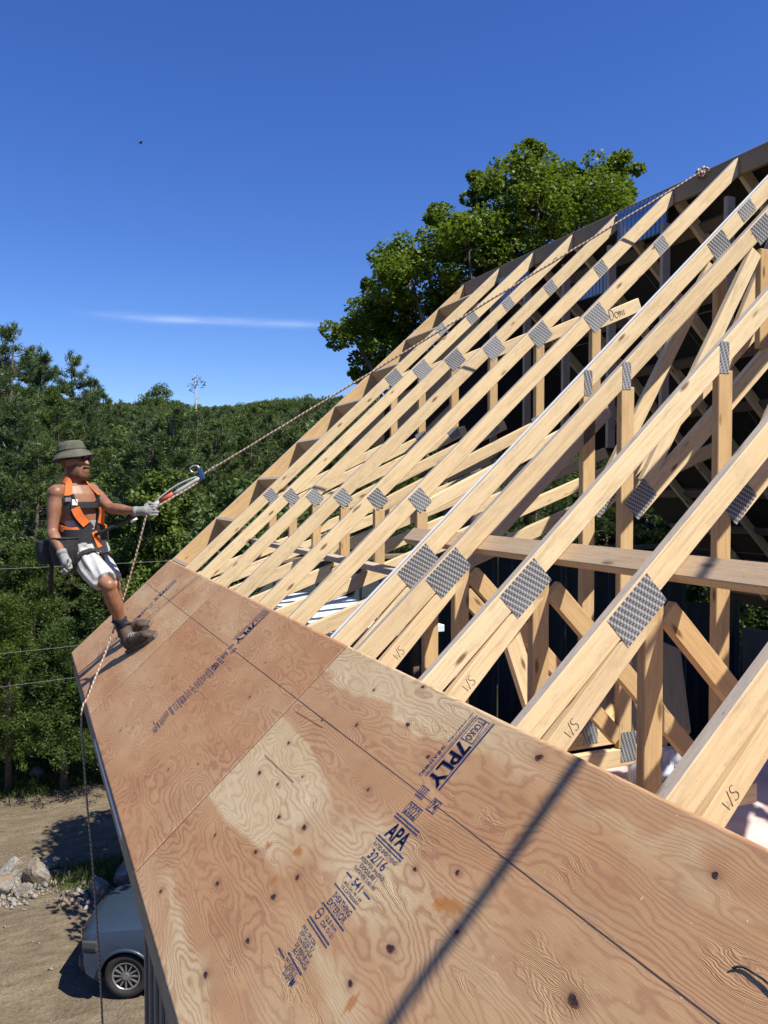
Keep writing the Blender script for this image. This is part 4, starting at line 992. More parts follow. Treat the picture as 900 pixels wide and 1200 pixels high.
MAT['wire'] = plain('grey_wire', (0.13, 0.135, 0.14), 0.5)
wires()
def bird():
    c = Vector((168 - 450, 0, 0)); d = Vector((math.sin(PHI), math.cos(PHI), 0)) + Vector((math.cos(PHI), -math.sin(PHI), 0)) * (-282 / FPX) + Vector((0, 0, (573 - 173) / FPX))
    p = d * 45
    t = thing('bird', 'tiny dark bird gliding in the open sky', 'bird', p, .4)
    m = plain('dark_feathers', (0.04, 0.035, 0.03), .8)
    tube('body', [(-.14, 0, 0), (-.06, 0, .01), (.05, 0, .01), (.10, 0, .015), (.14, 0, .01)], [.012, .03, .036, .026, .006], m, t)
    for s in (-1, 1):
        link('wing', new_mesh('wing', [(.06, s * .02, .02), (-.06, s * .02, .02), (-.05, s * .14, .06), (.0, s * .2, .05), (.06, s * .12, .07), (0, s * .1, .045)], [(0, 1, 5), (1, 2, 5), (2, 3, 5), (3, 4, 5), (4, 0, 5)], [m]), t)
bird()

# ------------------------------------------------------------------ truck
def truck():
    paint = NB('slate_blue_paint'); paint.col((0.028, 0.043, 0.068)); paint.rough(0.38); paint.b.inputs['Metallic'].default_value = 0.0; paint.b.inputs['Coat Weight'].default_value = 0.15; paint.b.inputs['Coat Roughness'].default_value = 0.08
    PM = paint.m; dark = plain('black_plastic', (0.02, 0.02, 0.022), .5); rub = plain('tyre_rubber', (0.022, 0.021, 0.02), .85, var=.3, scale=30, bump=.5)
    glass = NB('tinted_glass'); glass.col((0.012, 0.014, 0.016)); glass.rough(0.05); GM = glass.m
    alloy = plain('wheel_alloy', (0.36, 0.36, 0.37), .35, .7); lamp = NB('headlamp_lens'); lamp.col((0.07, 0.07, 0.075)); lamp.rough(0.08); LMm = lamp.m
    chrome = plain('grille_metal', (0.25, 0.26, 0.27), .25, .8)
    wx, wy = 1.66, 15.45                                   # front wheel contact
    hd = Vector((-math.cos(PHI), math.sin(PHI), 0)); rz = math.atan2(hd.y, hd.x)
    t = thing('pickup_truck', 'slate blue pickup truck parked nose out behind the house corner', 'truck', (0, 0, 0), rz)
    # local x = forward, y = left; front axle at x = 0
    WB, HWD = 3.68, .98; R_ = .415
    axle = Vector((wx, wy, ground_at(wx, wy))) - (Matrix.Rotation(rz, 3, 'Z') @ Vector((0, .84, 0)))
    t.location = (axle.x, axle.y, ground_at(wx, wy) + .02)
    def archpts(cx, r_, z0, n=12): return [(cx + r_ * math.cos(a), R_ + r_ * math.sin(a)) for a in np.linspace(math.pi + .35, -.35, n)] if False else [(cx + r_ * math.cos(a), R_ + r_ * math.sin(a)) for a in np.linspace(-.22, math.pi + .22, n)]
    # body side outline from the front bumper back (x forward), with wheel arches
    prof = [(.84, .46), (.90, .62), (.93, .95), (.92, 1.08), (.86, 1.165), (.72, 1.215), (.1, 1.285), (-.55, 1.325), (-.70, 1.335), (-3.05, 1.33), (-3.10, 1.42), (-4.72, 1.40), (-4.75, .62), (-4.6, .55)]
    lower = [(p[0], p[1]) for p in archpts(-WB, .50, 0)][::-1] + [(p[0], p[1]) for p in archpts(0, .50, 0)][::-1]
    outline = prof + lower
    secs = [(-HWD + .0, .86, 0), (-HWD, 1.0, 0), (-HWD * .9, 1.0, 1), (HWD * .9, 1.0, 1), (HWD, 1.0, 0), (HWD, .86, 0)]
    V, Fc = [], []
    ys = [(-1.00, .0), (-.985, .035), (-.93, .075), (-.80, .10), (-.4, .125), (0, .13), (.4, .125), (.80, .10), (.93, .075), (.985, .035), (1.00, .0)]
    n = len(outline)
    for yy, k in ys:
        for (x, z) in outline:
            top = max(0, min(1, (z - .85) / .4)); fr = max(0, min(1, (x - .45) / .48))
            zz = z + (k - .075) * top * .55; xx = x - fr * (.13 * abs(yy) ** 3)
            w_ = HWD * yy * (1 - .05 * top - .03 * fr)
            V.append((xx, w_, zz))
    for j in range(len(ys) - 1):
        for i in range(n): Fc.append((j * n + i, j * n + (i + 1) % n, (j + 1) * n + (i + 1) % n, (j + 1) * n + i))
    Fc.append(tuple(range(n - 1, -1, -1))); Fc.append(tuple((len(ys) - 1) * n + i for i in range(n)))
    bm = bmesh.new(); vs = [bm.verts.new(p) for p in V]
    for q in Fc: bm.faces.new([vs[i] for i in q])
    bmesh.ops.recalc_face_normals(bm, faces=bm.faces)
    for f in bm.faces: f.smooth = True
    me = bpy.data.meshes.new('body'); bm.to_mesh(me); bm.free(); me.materials.append(PM)
    body = link('body', me, t)
    es = body.modifiers.new('edges', 'EDGE_SPLIT'); es.split_angle = math.radians(62)
    # cab
    def loft(name, secs_, mat, par):
        V, Fc = [], []
        for z, x0, x1, hw in secs_:
            V += [(x0, -hw, z), (x1, -hw, z), (x1, hw, z), (x0, hw, z)]
        for j in range(len(secs_) - 1):
            for i in range(4): Fc.append((j * 4 + i, j * 4 + (i + 1) % 4, j * 4 + 4 + (i + 1) % 4, j * 4 + 4 + i))
        Fc += [(3, 2, 1, 0), tuple(len(V) - 4 + i for i in range(4))]
        return link(name, bevelled(name, V, Fc, [mat], .05, 3, smooth=True), par)
    loft('cab', [(1.30, -3.02, -.62, .93), (1.60, -2.95, -1.02, .86), (1.90, -2.85, -1.42, .76), (1.94, -2.75, -1.55, .72)], PM, t)
    link('windscreen', new_mesh('windscreen', [(-.63, -.83, 1.345), (-.63, .83, 1.345), (-1.38, .70, 1.885), (-1.38, -.70, 1.885)], [(0, 1, 2, 3)], [GM]), t, (.012, 0, .012))
    for s in (-1, 1):
        for x0, x1 in ((-1.02, -1.85), (-1.95, -2.75)):
            link('side_window', new_mesh('side_window', [(x0, s * .915, 1.38), (x1, s * .915, 1.38), (min(x1 + .08, x1), s * .785, 1.86), (x0 - .42 if x0 > -1.5 else x0, s * .785, 1.86)], [(0, 1, 2, 3)], [GM]), t, (0, s * .012, 0))
        mir = box('door_mirror', (.14, .24, .22), dark, t, (-.92, s * 1.10, 1.44), bev=.04, seg=2)
        # wheel-arch flares
        for cx in (0, -WB):
            P = [(cx + .50 * math.cos(a), s * .985, R_ + .50 * math.sin(a)) for a in np.linspace(-.1, math.pi + .1, 15)]
            tube('arch_flare', P, .034, PM, t, 6)
        hl = box('headlight', (.30, .14, .19), LMm, t, (.665, s * .892, .965), (0, 0, -s * .12), bev=.03, seg=2)
        box('bezel', (.24, .012, .05), dark, hl, (0, s * .067, -.05), bev=.004)
        box('fog_lamp', (.05, .16, .09), dark, t, (.845, s * .72, .60), (0, 0, -s * .25), bev=.01)
        for cx in (0, -WB):
            wl = bpy.data.objects.new('wheel', None); C.objects.link(wl); wl.parent = t; wl.location = (cx, s * .84, R_); wl.rotation_euler = (0, 0, 0 if s > 0 else math.pi)
            prof_ = [(.27, -.13), (.36, -.135), (.405, -.115), (.415, -.08), (.415, .08), (.405, .115), (.36, .135), (.27, .13)]
            V, Fc = [], []; m = 40
            for a in range(m):
                for k, (rr, yy) in enumerate(prof_):
                    tr = .012 if (k in (3, 4) and a % 2) else 0
                    V.append(((rr - tr) * math.cos(2 * math.pi * a / m), yy, (rr - tr) * math.sin(2 * math.pi * a / m)))
            L = len(prof_)
            for a in range(m):
                for k in range(L): Fc.append((a * L + k, a * L + (k + 1) % L, ((a + 1) % m) * L + (k + 1) % L, ((a + 1) % m) * L + k))
            link('tyre', new_mesh('tyre', V, Fc, [rub], True), wl)
            parts = []
            for k in range(12):
                a = 2 * math.pi * k / 12; w2 = .022; ca, sa = math.cos(a), math.sin(a)
                v, f = box_data(.19, .03, .026, (.15, .105, 0)); v = [(x * ca - z * sa, y, x * sa + z * ca) for x, y, z in v]; parts.append((v, f))
            rim = link('rim', new_mesh('rim', *join_data(parts + [tube_data([(.25 * math.cos(a), .11, .25 * math.sin(a)) for a in np.linspace(0, 2 * math.pi, 33)], .02, 6), tube_data([(0, .08, 0), (0, .135, 0)], .06, 12)]), [alloy]), wl)
            link('brake_disc', new_mesh('brake_disc', *tube_data([(0, -.05, 0), (0, .05, 0)], .255, 24), [dark]), wl)
    box('grille', (.05, 1.18, .34), dark, t, (.915, 0, .96), bev=.015)
    for z in (.88, .97, 1.06): box('grille_bar', (.03, 1.12, .045), chrome, t, (.942, 0, z), bev=.01)
    box('bumper', (.14, 1.66, .22), PM, t, (.855, 0, .60), bev=.05, seg=3)
    box('air_dam', (.10, 1.5, .12), dark, t, (.86, 0, .43), bev=.03)
    box('number_plate', (.01, .31, .16), MAT['white_edge'], t, (.930, 0, .60))
truck()

# ------------------------------------------------------------------ ropes
def rope_mat(name, c1, c2):
    b = NB(name); a = b.n('Attribute', attribute_name='lay').outputs['Fac']
    s = b.math('ADD', b.math('MULTIPLY', b.math('SINE', a), .5), .5); n = b.noise(b.obj(), 90, 3)
    b.col(b.mix(b.ramp(s, [(.30, 0.), (.55, 1.)]), c1, c2)); b.rough(.85); b.bump(b.math('ADD', s, b.math('MULTIPLY', n, .3)), .8, .004)
    return b.m
MAT['rope'] = rope_mat('twisted_rope', (0.30, 0.17, 0.12), (0.52, 0.42, 0.31))
MAT['black_rope'] = rope_mat('black_rope', (0.02, 0.02, 0.02), (0.06, 0.06, 0.06))
def rope(name, pts, rad, mat, label, parent=None, k=8, cat='rope', lay=.034):
    P = smooth_path(pts, k); Q = [P[0]]
    for p in P[1:]:
        m = max(1, int((p - Q[-1]).length / .03)); a0 = Q[-1]
        for j in range(1, m + 1): Q.append(a0.lerp(p, j / m))
    n = 8; v, f = tube_data(Q, rad, n); L = 0; lv = []
    for i, p in enumerate(Q):
        if i: L += (p - Q[i - 1]).length
        for q in range(n): lv.append(2 * math.pi * L / lay * 1.0 + 2 * math.pi * q / n * 1)
    v2 = []
    for i, p in enumerate(v):                                  # three raised strands
        c = Q[i // n]; d = Vector(p) - c; v2.append(c + d * (1 + .16 * math.sin(lv[i] * 1.0)))
    me = new_mesh(name, v2, f, [mat], True)
    me.attributes.new('lay', 'FLOAT', 'POINT').data.foreach_set('value', np.array(lv, np.float32))
    o = link(name, me, parent)
    if label: tag(o, label, cat)
    return o
ANCH = rp(5.58, -.02, 4.46); DEV = Vector((1.235, 6.055, .118)); HANDL = Vector((.832, 6.140, -.160))
up_dir = (ANCH - DEV).normalized()
rope('safety_rope', [ANCH, ANCH.lerp(DEV, .25), DEV + up_dir * .55, DEV, DEV - up_dir * .07 + Vector((0, 0, -.035)), HANDL + Vector((.10, -.03, .055)), HANDL + Vector((.01, 0, .0)), HANDL + Vector((-.02, .0, -.06)), (.745, 6.19, -.50), (.680, 6.235, -.75), (.565, 6.25, -1.12), rp(.05, -.034, 6.10),
    (.352, 6.05, -1.60), (.375, 6.03, -2.1), (.42, 6.0, -2.8), (.47, 5.98, -4.0), (.47, 5.97, -6.5), (.46, 5.96, GZ + .3), (.30, 5.9, GZ + .02), (-.3, 5.6, GZ + .0)], .0074, MAT['rope'], 'twisted tan rope running from the ridge through the worker\'s hand and over the eave', k=6)
# knot of rope round the ridge board
kn = [ANCH + Vector((0.026 * math.cos(a) - .01, .005 * i - .04, .026 * math.sin(a) - .012)) for i, a in enumerate(np.linspace(0, 4 * math.pi, 17))]
rope('rope_hitch', kn, .010, MAT['rope'], 'knotted rope hitch tied round the ridge board')
# the photographer's own line, from the ridge down past the camera: only its shadow crosses the sheets
ra, rb_ = rp(5.616, -.02, 2.12), Vector((1.33, -.23, 1.37))
rope('spare_line', [ra, ra.lerp(rb_, .33), ra.lerp(rb_, .66), rb_, rb_ + Vector((-.1, -.22, -.7)), rp(.60, -.03, -.62), rp(.20, -.03, -.9)], .0135, MAT['black_rope'], 'dark taut line from the ridge that shadows the near plywood')

# ------------------------------------------------------------------ the worker
J = {k: Vector(v) for k, v in dict(pelvis=(0.423, 6.563, -0.435), chest=(0.353, 6.571, -0.123), neck=(0.343, 6.569, 0.045), head=(0.344, 6.563, 0.208), rsh=(0.218, 6.458, -0.030), rel=(0.185, 6.410, -0.316),
    rwr=(0.246, 6.246, -0.463), rha=(0.274, 6.205, -0.535), lsh=(0.477, 6.672, -0.018), lel=(0.596, 6.407, -0.145), lwr=(0.756, 6.194, -0.164), lha=(0.822, 6.146, -0.160), rhip=(0.388, 6.511, -0.493), rknee=(0.544, 6.151, -0.694),
    rank=(0.665, 6.262, -1.045), lhip=(0.477, 6.647, -0.485), lknee=(0.612, 6.440, -0.730), lank=(0.672, 6.640, -1.060)).items()}
RV, FV = Vector((math.cos(PHI), -math.sin(PHI), 0)), Vector((math.sin(PHI), math.cos(PHI), 0)); ZV = Vector((0, 0, 1))
def eval_mods(ob):
    dg = bpy.context.evaluated_depsgraph_get(); me = bpy.data.meshes.new_from_object(ob.evaluated_get(dg)); return me
def sphere_data(c, rx, ry=None, rz=None, M=None, nu=14, nv=10):
    ry = ry or rx; rz = rz or rx; M = M or Matrix.Identity(3); v, f = [], []
    for j in range(nv + 1):
        th = math.pi * j / nv
        for i in range(nu):
            a = 2 * math.pi * i / nu; v.append(Vector(c) + M @ Vector((rx * math.sin(th) * math.cos(a), ry * math.sin(th) * math.sin(a), rz * math.cos(th))))
    for j in range(nv):
        for i in range(nu): f.append((j * nu + i, (j + 1) * nu + i, (j + 1) * nu + (i + 1) % nu, j * nu + (i + 1) % nu))
    return v, f
def limb(p0, p1, r0, r1, bulge=0.0, n=7):
    a, b_ = Vector(p0), Vector(p1); ts = np.linspace(0, 1, n)
    pts = [a.lerp(b_, t) for t in ts]; rr = [r0 + (r1 - r0) * t + bulge * math.sin(math.pi * min(1, t * 1.4)) for t in ts]
    return [tube_data(pts, rr, 12), sphere_data(a, r0), sphere_data(b_, r1)]
def skin_blob(name, parts, voxel, mat, parent, smooth=6):
    v, f = join_data(parts); me = new_mesh(name, v, f, [mat]); ob = bpy.data.objects.new(name, me); C.objects.link(ob)
    m = ob.modifiers.new('r', 'REMESH'); m.mode = 'VOXEL'; m.voxel_size = voxel; m.use_smooth_shade = True
    m2 = ob.modifiers.new('s', 'SMOOTH'); m2.factor = .5; m2.iterations = smooth
    me2 = eval_mods(ob); bpy.data.objects.remove(ob); me2.name = name
    if not me2.materials: me2.materials.append(mat)
    b_ = Vector(parent.location); me2.transform(Matrix.Translation(-b_)); me2.polygons.foreach_set('use_smooth', [True] * len(me2.polygons))
    return link(name, me2, parent)
def worker():
    SK = NB('tanned_skin'); v = SK.obj(); n = SK.noise(v, 14, 5); SK.col(SK.ramp(n, [(.3, (0.20, 0.088, 0.045)), (.7, (0.31, 0.145, 0.08))])); SK.rough(.48); SK.b.inputs['Subsurface Weight'].default_value = .0
    skin = SK.m
    hairm = plain('brown_beard', (0.15, 0.068, 0.034), .8, var=.4, scale=120, bump=.5); hatm = plain('olive_hat_cloth', (0.085, 0.085, 0.060), .9, var=.35, scale=16, bump=.2)
    blackw = plain('black_webbing', (0.018, 0.018, 0.02), .7, var=.3, scale=60); orange = plain('orange_webbing', (0.78, 0.17, 0.03), .65, var=.12, scale=40)
    short = plain('pale_grey_shorts', (0.42, 0.42, 0.40), .9, var=.08, scale=22, bump=.35); boot = plain('brown_boot_leather', (0.066, 0.043, 0.030), .75, var=.45, scale=35, bump=.3); sole = plain('boot_sole', (0.10, 0.085, 0.065), .8)
    glove = plain('grey_glove', (0.24, 0.24, 0.22), .85, var=.2, scale=60); palm = plain('dark_glove_palm', (0.06, 0.06, 0.06), .7); lens = plain('dark_lens', (0.008, 0.008, 0.01), .12); metal = plain('buckle_steel', (0.55, 0.55, 0.56), .3, .8)
    tank = plain('grey_tank_top', (0.30, 0.30, 0.30), .9, var=.1, scale=25, bump=.2); sockm = plain('navy_sock', (0.015, 0.017, 0.035), .95); silver = metal
    t = thing('person', 'roofer in orange harness and bucket hat leaning back on a rope at the plywood edge', 'person', rp(.46, -THK, 6.30))
    b0 = Vector(t.location)
    cf = (RV * .72 - FV * .69).normalized(); cs = cf.cross(ZV).normalized()          # chest forward and the wearer's right
    hf = (RV * .86 - FV * .50).normalized(); hsd = hf.cross(ZV).normalized()
    Mc = Matrix((cf, cs, ZV)).transposed(); Mh = Matrix((hf, hsd, ZV)).transposed()
    up_t = (J['neck'] - J['pelvis']).normalized()
    parts = []
    tor = [(0.0, .125, .165), (.18, .115, .155), (.34, .118, .160), (.52, .125, .178), (.70, .130, .190), (.86, .118, .185), (.95, .085, .13)]
    Ltor = (J['neck'] - J['pelvis']).length
    V, Fc = [], []; nn = 18
    def tor_at(k):
        xs = [q[0] for q in tor]; return float(np.interp(k, xs, [q[1] for q in tor])), float(np.interp(k, xs, [q[2] for q in tor]))
    def tor_pt(k, ang, off=0.0):
        dx, wy_ = tor_at(k); mixv = min(1, max(0, k * 1.3)); fwd = (hf.lerp(cf, mixv)).normalized(); sd = fwd.cross(ZV).normalized()
        c = J['pelvis'].lerp(J['neck'], k) + fwd * .012
        return c + fwd * ((dx + off) * math.cos(ang)) + sd * ((wy_ + off) * math.sin(ang))
    ks = np.linspace(-.04, .97, 16)
    for k in ks:
        for i in range(nn): V.append(tor_pt(max(0, k) if k < 0 else k, 2 * math.pi * i / nn) + up_t * (k * Ltor if k < 0 else 0))
    for j in range(len(ks) - 1):
        for i in range(nn): Fc.append((j * nn + i, j * nn + (i + 1) % nn, (j + 1) * nn + (i + 1) % nn, (j + 1) * nn + i))
    Fc += [tuple(range(nn - 1, -1, -1)), tuple((len(ks) - 1) * nn + i for i in range(nn))]
    parts.append((V, Fc))
    parts += limb(J['neck'] - up_t * .05, J['head'] + Vector((0, 0, -.05)) + hf * -.01, .068, .060)
    for s, sh, el_, wr in (('r', 'rsh', 'rel', 'rwr'), ('l', 'lsh', 'lel', 'lwr')):
        parts += [sphere_data(J[sh], .066, .066, .062)]
        parts += limb(J[sh], J[el_], .053, .039, .008); parts += limb(J[el_], J[wr], .041, .027, .006)
        parts += limb(J['neck'] - up_t * .06, J[sh] + Vector((0, 0, .02)), .055, .045)
    for hp, kn_, an in (('rhip', 'rknee', 'rank'), ('lhip', 'lknee', 'lank')):
        parts += limb(J[hp], J[kn_], .086, .053, .004); parts += limb(J[kn_], J[an], .050, .035, .014); parts += [sphere_data(J[kn_] + hf * .012, .050)]
    # head: skull, jaw, nose, ears, brow
    hdF = (RV * .97 - FV * .25).normalized(); hdS = hdF.cross(ZV).normalized(); MH = Matrix((hdF, hdS, ZV)).transposed(); H = J['head'] + hdF * .010
    parts += [sphere_data(H + ZV * .018, .100, .078, .102, MH, 18, 14), sphere_data(H + hdF * .028 - ZV * .055, .070, .060, .068, MH), sphere_data(H + hdF * .062 - ZV * .085, .034, .036, .028, MH)]
    parts += [tube_data([H + hdF * .088 + ZV * .022, H + hdF * .104 - ZV * .002, H + hdF * .117 - ZV * .020, H + hdF * .094 - ZV * .030], [.011, .013, .0155, .010], 10), sphere_data(H + hdF * .109 - ZV * .019, .015, .019, .013, MH)]
    parts += [sphere_data(H + hdF * .083 + ZV * .034, .020, .058, .013, MH), sphere_data(H + hdF * .080 - ZV * .004 + hdS * .036, .024, .022, .022, MH), sphere_data(H + hdF * .080 - ZV * .004 - hdS * .036, .024, .022, .022, MH), sphere_data(H + hdF * .093 - ZV * .052, .014, .024, .009, MH)]
    for s in (-1, 1): parts.append(sphere_data(H + hdS * s * .080 - hdF * .008 - ZV * .004, .020, .009, .032, MH))
    skin_blob('body', parts, .0075, skin, t, 4)
    # beard, moustache, hair
    bp = [sphere_data(H + hdF * .064 - ZV * .100, .050, .054, .048, MH), sphere_data(H + hdF * .026 - ZV * .072 + hdS * .054, .056, .018, .054, MH), sphere_data(H + hdF * .026 - ZV * .072 - hdS * .054, .056, .018, .054, MH), sphere_data(H + hdF * .103 - ZV * .042, .018, .036, .011, MH), sphere_data(H + hdF * .088 - ZV * .080, .030, .038, .030, MH)]
    skin_blob('beard', bp, .005, hairm, t, 3)
    skin_blob('hair', [sphere_data(H + ZV * .010 - hdF * .028, .082, .084, .085, MH)], .007, hairm, t, 2)
    # sunglasses
    for s in (-1, 1):
        q = skin_blob('sunglass_lens', [sphere_data(H + hdF * .102 + ZV * .014 + hdS * s * .034, .010, .028, .020, MH)], .0035, lens, t, 1)
        tube('sunglass_arm', [H + hdF * .095 + ZV * .018 + hdS * s * .062 - b0, H + hdF * .05 + ZV * .018 + hdS * s * .080 - b0, H - hdF * .01 + ZV * .012 + hdS * s * .086 - b0], .0035, lens, t, 6)
    tube('sunglass_bridge', [H + hdF * .110 + ZV * .02 + hdS * .010 - b0, H + hdF * .110 + ZV * .02 - hdS * .010 - b0], .004, lens, t, 6)
    # bucket hat: crown and downturned brim, tipped forward a little
    hx = (hdF + ZV * .20).normalized(); hz = (ZV - hdF * .20).normalized(); hy = hz.cross(hx).normalized()
    def lathe(name, prof, mat, wob=0.0):
        V, Fc = [], []; m = 36
        for a in range(m):
            an = 2 * math.pi * a / m
            for k, (r_, z) in enumerate(prof):
                z2 = z + wob * (r_ > .110) * (.5 * math.sin(2 * an + .6) + .4 * math.sin(3 * an))
                V.append(H - hdF * .012 + hz * .028 + hx * (r_ * 1.06 * math.cos(an)) + hy * (r_ * .94 * math.sin(an)) + hz * z2 - b0)
        L = len(prof)
        for a in range(m):
            for k in range(L - 1): Fc.append((a * L + k, ((a + 1) % m) * L + k, ((a + 1) % m) * L + k + 1, a * L + k + 1))
        o = link(name, new_mesh(name, V, Fc, [mat], True), t); return o
    hat = lathe('bucket_hat', [(.001, .128), (.045, .127), (.076, .120), (.090, .108), (.097, .088), (.101, .062), (.104, .046), (.107, .042), (.122, .026), (.138, .006), (.147, -.008), (.148, -.012), (.144, -.011), (.120, .018), (.105, .034), (.100, .030)], hatm, .010)
    band = lathe('hat_band', [(.1035, .048), (.1065, .050), (.1060, .066), (.1035, .068)], hatm)
    # shorts
    sp = []
    for hp, kn_ in (('rhip', 'rknee'), ('lhip', 'lknee')):
        a, b_ = J[hp], J[kn_]; sp.append(tube_data([a + ZV * .09, a, a.lerp(b_, .35), a.lerp(b_, .65), a.lerp(b_, .90)], [.105, .110, .100, .092, .088], 16))
    V = []
    for k in (-.10, .0, .12, .24):
        for i in range(nn): V.append(tor_pt(max(0, k), 2 * math.pi * i / nn, .014) + up_t * (k * Ltor if k < 0 else 0))
    Fc = [(j * nn + i, j * nn + (i + 1) % nn, (j + 1) * nn + (i + 1) % nn, (j + 1) * nn + i) for j in range(3) for i in range(nn)] + [tuple(range(nn - 1, -1, -1)), tuple(3 * nn + i for i in range(nn))]
    sp.append((V, Fc))
    so_ = skin_blob('shorts', sp, .008, short, t, 2)
    for vv_ in so_.data.vertices:
        q_ = vv_.co; k_ = vnoise(np.array([q_.x * 26 + q_.z * 8]), np.array([q_.z * 22 - q_.y * 14]), 3)[0] - .5; vv_.co = q_ + vv_.normal * (k_ * .022)
    # tank top: front and back panels hugging the torso
    V, Fc = [], []; aa = np.linspace(-1.0, 1.0, 11)
    for side in (0, 1):
        s_ = len(V); kk_ = np.linspace(.20, .42, 10)
        for k in kk_:
            wdt = np.interp(k, [.2, .45, .7, .88], [1.55, 1.15, .75, .55])
            for a in aa: V.append(tor_pt(k, a * wdt + (math.pi if side else 0), .006) - b0)
        for j in range(9):
            for i in range(10): Fc.append((s_ + j * 11 + i, s_ + j * 11 + i + 1, s_ + (j + 1) * 11 + i + 1, s_ + (j + 1) * 11 + i))
    link('tank_top', new_mesh('tank_top', V, Fc, [tank], True), t)
    # harness webbing
    def strap(name, path, wd, th, mat, par=t, nrm=None):
        P = smooth_path(path, 6); V, Fc = [], []; ctr = J['pelvis'].lerp(J['neck'], .5)
        for i, p in enumerate(P):
            tg = (P[min(i + 1, len(P) - 1)] - P[max(i - 1, 0)]).normalized()
            o_ = nrm if nrm is not None else (p - J['pelvis'].lerp(J['neck'], max(0, min(1, (p.z - J['pelvis'].z) / Ltor))))
            o_ = (o_ - tg * o_.dot(tg)).normalized(); s_ = tg.cross(o_)
            V += [p + s_ * wd / 2 - b0, p - s_ * wd / 2 - b0, p - s_ * wd / 2 + o_ * th - b0, p + s_ * wd / 2 + o_ * th - b0]
        for i in range(len(P) - 1):
            for k in range(4): Fc.append((i * 4 + k, i * 4 + (k + 1) % 4, i * 4 + 4 + (k + 1) % 4, i * 4 + 4 + k))
        Fc += [(3, 2, 1, 0), tuple(len(V) - 4 + k for k in range(4))]
        return link(name, new_mesh(name, V, Fc, [mat]), par)
    for s in (1, -1):                                              # wearer's right, left
        shoulder = J['neck'].lerp(J['rsh' if s > 0 else 'lsh'], .48) + ZV * .048
        strap('shoulder_strap', [tor_pt(.80, math.pi - s * .45, .02), shoulder - cf * .05 + ZV * .0, shoulder + ZV * .012, shoulder + cf * .06 - ZV * .015, tor_pt(.80, s * .62, .020)], .048, .008, orange)
        strap('chest_strap', [tor_pt(.80, s * .62, .020), tor_pt(.68, s * .60, .020), tor_pt(.50, s * .50, .020), tor_pt(.34, s * .34, .022), tor_pt(.26, s * .25, .024)], .088, .009, blackw)
        strap('chest_pad', [tor_pt(.62, s * .50, .028), tor_pt(.50, s * .46, .031), tor_pt(.36, s * .30, .030)], .062, .012, orange)
        strap('hip_strap', [tor_pt(.30, s * .35, .02), tor_pt(.27, s * 1.0, .02), tor_pt(.31, s * 1.7, .02), tor_pt(.38, s * 2.5, .02)], .042, .008, orange)
        hp, kn_ = (J['rhip'], J['rknee']) if s > 0 else (J['lhip'], J['lknee'])
        d = (kn_ - hp).normalized(); c = hp.lerp(kn_, .30); e1 = d.orthogonal().normalized(); e2 = d.cross(e1)
        lp = [c + (e1 * math.cos(a) + e2 * math.sin(a)) * .114 for a in np.linspace(0, 2 * math.pi, 14)]
        V = []
        for p in lp:
            o_ = (p - c).normalized(); V += [p - d * .02 - b0, p + d * .02 - b0, p + d * .02 + o_ * .007 - b0, p - d * .02 + o_ * .007 - b0]
        Fc = [(i * 4 + k, i * 4 + (k + 1) % 4, i * 4 + 4 + (k + 1) % 4, i * 4 + 4 + k) for i in range(13) for k in range(4)]
        link('leg_strap', new_mesh('leg_strap', V, Fc, [blackw]), t)
        bq = tor_pt(.74, s * .61, .034) - b0; box('buckle', (.010, .060, .030), metal, t, bq, (0, 0, math.atan2(cf.y, cf.x)), bev=.003)
    strap('sternum_strap', [tor_pt(.66, .62, .028), tor_pt(.66, 0, .026), tor_pt(.66, -.62, .028)], .045, .008, blackw)
    strap('front_strap', [tor_pt(.24, .08, .03), tor_pt(.12, .05, .03), tor_pt(.0, .03, .03)], .045, .010, orange)
    strap('waist_belt', [tor_pt(.19, a, .022) for a in np.linspace(0, 2 * math.pi, 16)], .085, .014, blackw)
    box('chest_label', (.006, .040, .045), MAT['white_edge'], t, tor_pt(.70, .45, .036) - b0, (0, 0, math.atan2(cf.y, cf.x) - .4), bev=.002)
    tube('neck_chain', [tor_pt(.93, a, .012) - ZV * (.05 * math.cos(a)) - b0 for a in np.linspace(-1.5, 1.5, 13)], .004, silver, t, 6)
    # tool pouches on the belt
    pc = tor_pt(.04, 1.35, .075); rzp = math.atan2(cs.y, cs.x)
    for i, (off, sz) in enumerate(((Vector((0, 0, -.05)), (.085, .20, .22)), (hf * .0 - hsd * -.02 - hf * .16 + Vector((0, 0, -.06)), (.08, .16, .19)))):
        pb = skin_blob('tool_pouch', [tube_data([pc + off + ZV * sz[2] * .5, pc + off + ZV * sz[2] * .1, pc + off - ZV * sz[2] * .42], [sz[1] * .5, sz[1] * .52, sz[1] * .40], 12)], .009, blackw, t, 3)
    tube('hammer_handle', [pc - hf * .13 + ZV * .02 - b0, pc - hf * .15 - ZV * .36 - b0], [.014, .018], blackw, t, 8)
    tube('pouch_rim', [pc + hsd * .0 + Vector((.10 * math.cos(a), .10 * math.sin(a), .058)) - b0 for a in np.linspace(0, 6.283, 17)], .006, blackw, t, 6)
    # boots on the plywood
    for an, toe, heel in ((J['rank'], rp(.650, -THK, 6.00), rp(.450, -THK, 6.25)), (J['lank'], rp(.675, -THK, 6.41), rp(.455, -THK, 6.64))):
        d = (toe - heel); L = d.length; d.normalize(); n_ = NV
        up = n_
        bt = [sphere_data(heel + d * .05 + up * .055, .056, .046, .050), sphere_data(toe - d * .055 + up * .042, .058, .050, .036)]
        bt += [tube_data([heel + d * .045 + up * .05, heel + d * .11 + up * .058, heel + d * .19 + up * .050, toe - d * .05 + up * .040], [.050, .054, .050, .044], 12)]
        bt += limb(heel + d * .055 + up * .06, an + ZV * .02, .052, .050)
